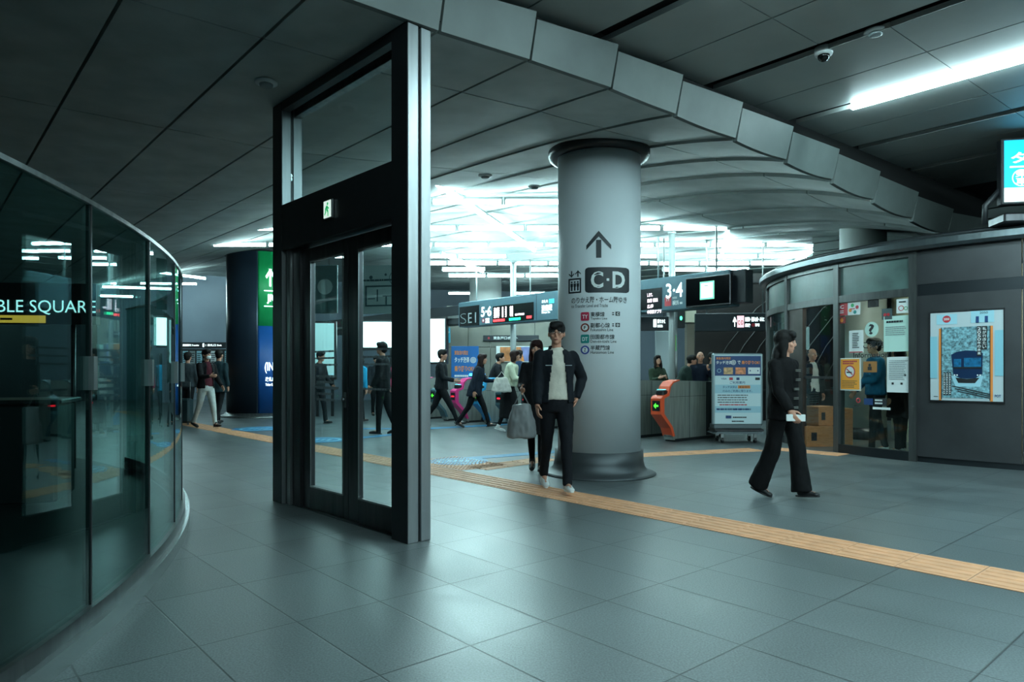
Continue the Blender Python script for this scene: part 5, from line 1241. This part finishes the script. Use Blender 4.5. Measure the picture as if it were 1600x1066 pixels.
    # face
    if hair != 'cap':
        for q in (-1,1):
            MB().ell(hp((q*.030,.0785,.005)), (.0135,.008,.0065), 12, 8, Rh).build('eye', mat('eye_white','#c8c4c0',.3), root)
            MB().ell(hp((q*.030,.0865,.005)), (.0055,.002,.0058), 10, 6, Rh).build('iris', M_black, root)
            MB().ell(hp((q*.031,.082,.024)), (.018,.006,.0035), 10, 6, Rh).build('eyebrow', hairm(hcol), root)
        if not mask: MB().ell(hp((0,.0875,-.060)), (.021,.006,.0055), 12, 6, Rh).build('mouth', mat('lip_'+sk[1:], '#9a5a52', .5), root)
    if mask: MB().ell(hp((0,.062,-.05)), (.056,.045,.045), 18, 12, Rh).build('face_mask', M_white, root)
    if glasses:
        g = MB()
        for q in (-1,1): g.tube([hp((q*.032+.022*math.cos(t*math.pi/6), .098, .004+.017*math.sin(t*math.pi/6))) for t in range(13)], .002, 6); g.tube([hp((q*.054,.098,.006)), hp((q*.076,.02,.008))], .002, 6)
        g.tube([hp((-.012,.098,.006)), hp((.012,.098,.006))], .002, 6); g.build('glasses', M_black, root)
    # hair
    hm = MB()
    if hair == 'bald': hm.ell(hp((0,-.03,.01)), (.080,.076,.075), rot=Rh)
    else:
        hm.ell(hp((0,-.016,.036)), (.092,.106,.096), rot=Rh); hm.ell(hp((0,.046,.082)), (.074,.058,.040), rot=Rh); hm.ell(hp((.02,.074,.062)), (.050,.030,.026), rot=Rh); hm.ell(hp((0,-.04,-.02)), (.072,.066,.07), rot=Rh)
    if hair in ('bob','long','bangs'):
        for q in (-1,1): hm.ell(hp((q*.070,-.008,-.035)), (.022,.055,.085), rot=Rh)
        hm.ell(hp((0,-.045,-.06)), (.082,.058,.09), rot=Rh)
    if hair == 'bangs' or hair == 'bob': hm.ell(hp((0,.068,.052)), (.062,.028,.030), rot=Rh)
    if hair in ('long','bangs'):
        hm.ell(hp((0,-.07,-.15)), (.092,.05,.14), rot=Rh)
        for q in (-1,1): hm.ell(hp((q*.075,.0,-.12)), (.024,.036,.10), rot=Rh)
    if hair == 'pony': hm.ell(hp((0,-.115,-.02)), (.035,.04,.05), rot=Rh); hm.ell(hp((0,-.14,-.10)), (.032,.03,.09), rot=Rh)
    blend(hm, 'hair', hairm(hcol), root, .008 if near else .012, 3, .006, seed=x)
    # trousers or skirt
    t = MB(); gz = .96
    if bottom in ('trousers','wide'):
        t.loft([(sp((0,0,gz+.06)), .148*w,.108,Rl),(sp((0,0,gz)), .158*w,.118,Rl),(pel+Vector((0,-.005,-.05)), .168*w,.125),(pel+Vector((0,-.005,-.13)), .15*w,.115)], 20)
        for h,k,a,f,u in L:
            kr = .066 if bottom == 'trousers' else .085; ar = (.048 if bottom == 'trousers' else .085)+flare
            chain(t, [h, (h+k)/2, k, (k+a)/2], [.095,.084,kr,(kr+ar)/2-.005]); t.tube([(k+a)/2, a-(u*.035)], [(kr+ar)/2-.005, ar], 18)
    else:
        hem = {'skirt':.50,'long_skirt':.28}[bottom]; mid = (L[0][1]+L[1][1])/2; spread = abs(L[0][1].y-L[1][1].y)/2
        t.loft([(sp((0,0,1.04)), .14*w,.10,Rl),(sp((0,0,.94)), .165*w,.125,Rl),(Vector((0,mid.y*.5,.72+dz*.5)), .19*w,.15+spread*.5),(Vector((0,mid.y,hem+dz*.5)), .215*w,.17+spread*.8)], 24)
        lg = MB()
        for h,k,a,f,u in L: chain(lg, [(h+k)/2,k,(k+a)/2,a], [.072,.054,.050,.037])
        blend(lg, 'stockings', cloth('#101114'), root, cv, 3)
    blend(t, 'trousers' if bottom in ('trousers','wide') else 'skirt', cloth(bcol), root, cv, 5, .008, seed=y)
    # shoes
    for h,k,a,f,u in L:
        Rf = Matrix((Vector((1,0,0)), f, u)).transposed(); m_ = MB(); c_ = a - u*.045
        m_.ell(c_ + f*.00, (.040,.055,.045), rot=Rf); m_.ell(c_ + f*.07 - u*.012, (.041,.085,.034), rot=Rf); m_.ell(c_ + f*.135 - u*.018, (.040,.05,.026), rot=Rf); chain(m_, [a+u*.01, c_], [.042,.044])
        so = blend(m_, 'shoe', mat('shoe_'+shoe[1:], shoe, .5), root, .009, 3)
        so2 = MB(); so2.loft([(c_ + f*.055 - u*.040, .043,.128,Rf),(c_ + f*.055 - u*.026, .044,.130,Rf)], 24); so2.build('sole', mat('sole_'+(sole or '#202022')[1:], sole or '#202022', .6), so)
    # upper clothes
    def torso(inf, hemz, sleeve=True, open_=False, collar=True, wide_=0.0):
        m_ = MB(); r = []
        for z, rx, ry in ((1.435,.075,.066),(1.40,.142,.090),(1.35,.172,.105),(1.24,.172,.118),(1.10,.152,.108),(.98,.165,.12),(.90,.175,.125)):
            if z < hemz: break
            r.append((sp((0,0,z)), rx*w+inf+wide_*max(0,(1.2-z)), ry+inf*.8+wide_*.6*max(0,(1.2-z)), Rl))
        r.append((sp((0,0,hemz)), .172*w+inf+wide_*max(0,1.2-hemz), .125+inf+wide_*.6*max(0,1.2-hemz), Rl if hemz > .8 else Matrix.Identity(3))); r.reverse(); m_.loft(r, 26)
        if female and not open_:
            for q in (-1,1): m_.ell(sp((q*.065,.075,1.24)), (.06,.045,.06))
        if sleeve:
            for S,e,wr,d2,sx in A:
                chain(m_, [S, (S+e)/2, e], [.054*w+inf*.6,.049*w+inf*.6,.044*w+inf*.6]); chain(m_, [e, (e+wr)/2], [.044*w+inf*.6,.040*w+inf*.6]); m_.tube([(e+wr)/2, wr+d2*.005], [.040*w+inf*.6,.034*w+inf*.5], 16)
        return m_
    if top == 'jacket':
        it = torso(.0, tlen+.02, sleeve=False); it.tube([sp((0,-.004,1.41)), sp((0,.004,1.462))], [.066*w,.060*w], 18); blend(it, 'sweater', cloth(inner or '#b9b4a8'), root, cv, 5, .007, seed=3)
        def keep(c_):
            q = Rl.transposed() @ (c_ - pel) + Vector((0,0,hipz+.03)); gapw = .050 + max(0, min(1, (1.42-q.z)/.40))*.050
            return not (q.y > .02 and abs(q.x) < gapw and q.z < 1.5) and not (q.z > 1.425 and q.y > -.02 and abs(q.x) < .07) 
        jk = torso(.016, tlen-.01, open_=True); o = blend(jk, 'jacket', cloth(tcol), root, cv, 5, .010, keep, seed=5); md = o.modifiers.new('t','SOLIDIFY'); md.thickness = .008; md.offset = 0
        cl = MB(); cl.loft([(sp((0,-.012,1.42)), .088*w,.075,Rl),(sp((0,-.022,1.475)), .072*w,.062,Rl)], 24)
        blend(cl, 'collar', cloth(tcol), root, .009, 2, keep=lambda c_: (Rl.transposed() @ (c_-pel)).y < .03)
    else:
        inf = {'shirt':.004,'coat':.020,'puffer':.035}[top]; m_ = torso(inf, tlen, wide_=.10 if top == 'coat' and tlen < .8 else (.03 if top == 'puffer' else 0))
        m_.tube([sp((0,-.006,1.41)), sp((0,-.002,1.455 if top != 'shirt' or female else 1.445))], [.074*w,.066*w], 18)
        blend(m_, {'shirt':'sweater','coat':'coat','puffer':'jacket'}[top], cloth(tcol), root, cv, 5, .012 if top != 'shirt' else .007, seed=x+y)
    root['_h'] = 0; del root['_h']
    return root, dict(A=A, L=L, sp=sp, hp=hp, s=s, pel=pel)
def wpt(root, s, p):
    return Matrix.Translation(root.location) @ Matrix.Rotation(root.rotation_euler.z, 4, 'Z') @ (Vector(p)*s)
def pgap(px, py): p = floor_at(px, py); return p.x, p.y

# --- near people
x, y = pgap(869, 768)
man, mi = person('young man in an open dark jacket over a cream sweater walking past the sign pillar', x, y, -82, 1.74, legs=((17,4,4),(-13,16,-24)), arms=((-24,28,50,34),(10,8,14)), top='jacket', tcol='#15191f', inner='#c9c3b6', tlen=.90,
       bcol='#14161b', shoe='#d4d8d8', sole='#e4e6e6', hair='short', hcol='#0e0c0c', near=True, head=(-14,0), glasses=True)
mt = MB()
for q in (-1,1): mt.box(q*.10-.035, q*.10+.035, .128, .134, 1.285+.0, 1.292)
mt.build('chest_stripe', M_grey, man)
x, y = pgap(838, 738)
w1, wi1 = person('woman in black with reddish hair and fringe carrying a grey bag beside the young man', x, y, -95, 1.60, legs=((10,4,2),(-8,14,-20)), arms=((8,6,14),(22,6,60,6)), top='coat', tcol='#17181b', tlen=.84, bottom='skirt', bcol='#1a1b1e',
       hair='bangs', hcol='#2c1512', female=True, near=True, shoe='#141416', sk='#c8937c')
x, y = pgap(1224, 779)
w2, wi2 = person('woman in a black coat with pale clasps and wide black trousers striding to the right', x, y, -50, 1.62, legs=((15,8,6),(-10,14,-18)), arms=((-14,12,16),(16,12,18)), top='coat', tcol='#0c0c0e', tlen=.80, bottom='wide', bcol='#0d0d0f', flare=.02,
       hair='long', hcol='#100e0e', female=True, near=True, shoe='#18181a', sk='#c8937c', head=(24,4), broad=1.14)
cl = MB()
for k in range(5):
    z = 1.315-.095*k; p = wi2['sp']((0,.150 + (.008 if k < 2 else -.004*k),z)); cl.box(-.045,.045,p.y-.004,p.y+.006,p.z-.004,p.z+.004)
    cl.box(-.045,.045,p.y-.004,p.y+.006,p.z-.018,p.z-.010)
cl.build('clasp', mat('clasp_pale','#a8a8a0',.3,metal=.7), w2)
def bag(name, label, cat, pos, rz, w_, d_, h_, col, handle=.22, m=None):
    e = thing(name, label, cat, pos, rz); mb = MB(); mb.loft([((0,0,-handle-h_), w_*.52, d_*.6),((0,0,-handle-h_*.92), w_*.55, d_*.62),((0,0,-handle-h_*.5), w_*.5, d_*.5),((0,0,-handle), w_*.30, d_*.25)], 20)
    mm = m or cloth(col); blend(mb, 'pouch', mm, e, .012, 2, .014, seed=2)
    for q in (-1,1): MB().tube([(-w_*.25,q*.01,-handle+.0),(-w_*.10,q*.006,-handle*.45),(0,0,0),(w_*.10,q*.006,-handle*.45),(w_*.25,q*.01,-handle)], .005, 6).build('handle', mm, e)
    return e
hpnt = wpt(w1, wi1['s'], wi1['A'][1][2] + wi1['A'][1][3]*.08)
m_pl = mat('translucent_grey_plastic','#8c9092',.35)
bag('carrier_bag', 'crumpled grey plastic carrier bag hanging from the hand of the woman in black', 'bag', hpnt, .2, .34, .2, .40, '#8c9092', .17, m_pl)
hp2 = wpt(w2, wi2['s'], wi2['A'][1][2] + wi2['A'][1][3]*.09)
ph = thing('folded_paper', 'white folded paper held low by the woman in the clasped black coat', 'paper', hp2, -.2); MB().bbox(-.07,.10,-.006,.006,-.03,.035,.004).build('sheet', M_white, ph)
hp3 = wpt(w2, wi2['s'], wi2['A'][0][2] + wi2['A'][0][3]*.10)
ph = thing('smartphone', 'small silver phone in the trailing hand of the woman in the clasped black coat', 'phone', hp3, .4); MB().bbox(-.035,.035,-.006,.006,-.075,.065,.006).build('body', M_steel, ph); MB().box(-.03,.03,-.0075,-.006,-.065,.055).build('screen', M_black, ph)

# --- people at and beyond the gates
x, y = pgap(795, 675)
pa, ia = person('woman in a cream top and black skirt walking with a white shoulder bag', x, y, -12, 1.66, legs=((12,6,4),(-8,14,-16)), arms=((4,10,25),(20,10,70,10)), lean=10, head=(0,-14), top='puffer', tcol='#c6cbb4', tlen=.96, bottom='long_skirt', bcol='#131417', hair='bob', hcol='#2a1512', female=True, shoe='#d6dada', sole='#e8e8e8')
bag('shoulder_bag', 'soft white bag on the hip of the woman in the cream top', 'bag', wpt(pa, ia['s'], (.25,-.10,1.28)), math.radians(-12), .38, .14, .30, '#c9c6c0', .12)
hc_ = wpt(pa, ia['s'], ia['A'][1][2] + ia['A'][1][3]*.09); cup = thing('paper_cup', 'white paper cup in the hand of the woman in the cream top', 'cup', hc_); MB().lathe([(.032,-.07),(.042,.07)],20).build('cup', M_white, cup); MB().lathe([(.044,.07),(.044,.08),(.03,.085)],20).build('lid', M_white, cup)
x, y = pgap(743, 669)
person('woman in a long navy coat with long dark hair striding past the pink ticket gate', x, y, -8, 1.66, legs=((24,6,8),(-20,16,-26)), arms=((18,8,70,15),(-14,10,12)), lean=12, head=(0,-10), top='coat', tcol='#17202e', tlen=.74, bcol='#14161a', hair='long', hcol='#241110', female=True)
x, y = pgap(769, 661)
person('man with black hair bending his head over a phone between the two women', x, y, -6, 1.70, legs=((8,4,0),(-10,10,-10)), arms=((24,8,70,15),(20,8,70,15)), lean=16, head=(0,-26), top='coat', tcol='#1b1d22', tlen=.86, hair='short')
x, y = pgap(811, 657)
person('man in a navy suit seen from behind the woman in the cream top', x, y, 70, 1.76, legs=((6,4,0),(-8,8,-8)), top='coat', tcol='#1c3048', tlen=.84, hair='short', hcol='#1c1310')
x, y = pgap(690, 667)
person('man in a dark suit striding past just right of the door frame post', x, y, -4, 1.76, legs=((-22,14,-24),(28,4,10)), arms=((-12,8,20),(16,8,60,10)), top='coat', tcol='#191c20', tlen=.84, hair='short')
# through the door glass
x, y = pgap(497, 662)
person('person in a dark jacket with a shoulder bag walking, seen through the left door pane', x, y, -20, 1.72, legs=((14,6,4),(-16,16,-20)), arms=((10,10,30),(-14,10,20)), lean=5, top='coat', tcol='#17191d', tlen=.84, bcol='#1a2024', hair='short', shoe='#202022')
x, y = pgap(563, 661)
person('person in a bright cyan jacket walking away, seen through the right door pane', x, y, 60, 1.62, legs=((16,6,2),(-14,12,-18)), arms=((8,10,20),(-10,10,14)), top='coat', tcol='#2496c0', tlen=.84, bottom='trousers', bcol='#1a1a1e', hair='bob', hcol='#161214', female=True, shoe='#3a3030')
x, y = pgap(598, 679)
person('tall person in black walking across the right door pane', x, y, 170, 1.80, legs=((6,4,2),(-10,12,-14)), arms=((6,8,20),(-8,8,16)), top='coat', tcol='#121418', tlen=.82, hair='short')
x, y = pgap(588, 650)
person('person in dark clothes standing behind the cyan jacket in the right door pane', x, y, -70, 1.66, top='coat', tcol='#22262c', tlen=.84, hair='short', legs=((8,4,0),(-8,8,-8)))
x, y = pgap(622, 655)
person('person in a pink jacket partly hidden by the door frame post', x, y, -100, 1.66, top='coat', tcol='#c04868', tlen=.86, hair='bob', female=True)
# left of the door
x, y = pgap(322, 669)
pm_, im_ = person('masked man in a dark cardigan and white trousers left of the blue and green pillar', x, y, -30, 1.72, legs=((18,6,6),(-16,14,-22)), arms=((8,14,30),(24,10,70,20)), top='jacket', tcol='#141417', inner='#4a1a24', tlen=.88, bcol='#c2c6c2', hair='short', hcol='#1a1112', mask=True, shoe='#17171a')
x, y = pgap(342, 662)
person('person in a dark teal coat walking behind the masked man', x, y, 80, 1.74, legs=((8,4,2),(-10,10,-12)), arms=((10,10,20),(-10,10,20)), top='coat', tcol='#1e3238', tlen=.72, hair='short')
x, y = pgap(293, 661)
person('person in grey at the edge of the curved glass pulling a dark suitcase', x, y, 90, 1.68, legs=((8,4,2),(-8,8,-10)), top='coat', tcol='#3a4348', tlen=.86, bcol='#1d2024', hair='short')
sx_, sy_ = pgap(286, 664)
sc = thing('suitcase', 'dark upright suitcase on wheels at the edge of the curved glass', 'suitcase', (sx_, sy_, 0)); MB().bbox(-.2,.2,-.13,.13,.05,.62,.04).build('shell', mat('suitcase_teal','#22363a',.4), sc)
MB().tube([(-.12,.1,.6),(-.12,.1,1.0),(.12,.1,1.0),(.12,.1,.6)],.01,8).build('pull_handle', M_steel, sc)
for q in (-1,1):
    for r_ in (-1,1): MB().ell((q*.16,r_*.09,.03),(.02,.03,.03)).build('wheel', M_black, sc)
# right, beyond the gates
def far(px, ftY, label, face, Ht, **k): x = x_at(px, ftY); return person(label, x, ftY, face, Ht, **k)
far(1027, 15.4, 'woman with long dark hair reading a phone beyond the gates next to the sign pillar', -80, 1.58, arms=((26,6,80,25),(26,6,80,25)), head=(0,-16), top='coat', tcol='#2c3a2c', tlen=.84, hair='long', female=True, hcol='#1c1210')
far(1062, 15.0, 'person in a dark green jacket with a rucksack leaning forward at the orange gate', -10, 1.64, lean=22, head=(0,-16), arms=((30,8,50,10),(10,8,30)), top='puffer', tcol='#20302c', tlen=.88, hair='short', legs=((14,6,2),(-14,12,-16)))
far(1094, 14.9, 'man in navy holding a phone to his chest behind the orange gate', -95, 1.66, arms=((40,10,90,30),(10,8,20)), top='coat', tcol='#141c2a', tlen=.84, hair='bald', hcol='#221a18')
far(1112, 15.9, 'person in a dark green coat half hidden behind the information stand', -60, 1.66, top='coat', tcol='#1c2a26', tlen=.84, hair='short')
far(1268, 12.9, 'grey-haired man in a white shirt and dark jacket behind the office door', -75, 1.66, top='jacket', tcol='#1b2327', inner='#c4ccca', tlen=.86, hair='bald', hcol='#55504c')
bx = x_at(1368, 10.7); person('office clerk in a blue jacket standing behind the glass among the notices', bx, 10.7, 175, 1.74, arms=((20,8,55,15),(10,8,30)), top='coat', tcol='#1d5c7c', tlen=.86, bcol='#18191c', hair='short', shoe='#d8dcda', sole='#e0e0e0', legs=((8,4,2),(-8,8,-6)))
bx = x_at(1404, 10.7); person('person in a long dark coat standing right of the clerk behind the glass', bx, 10.65, 120, 1.66, top='coat', tcol='#1c1717', tlen=.55, hair='bob', female=True, shoe='#b8bcb8')
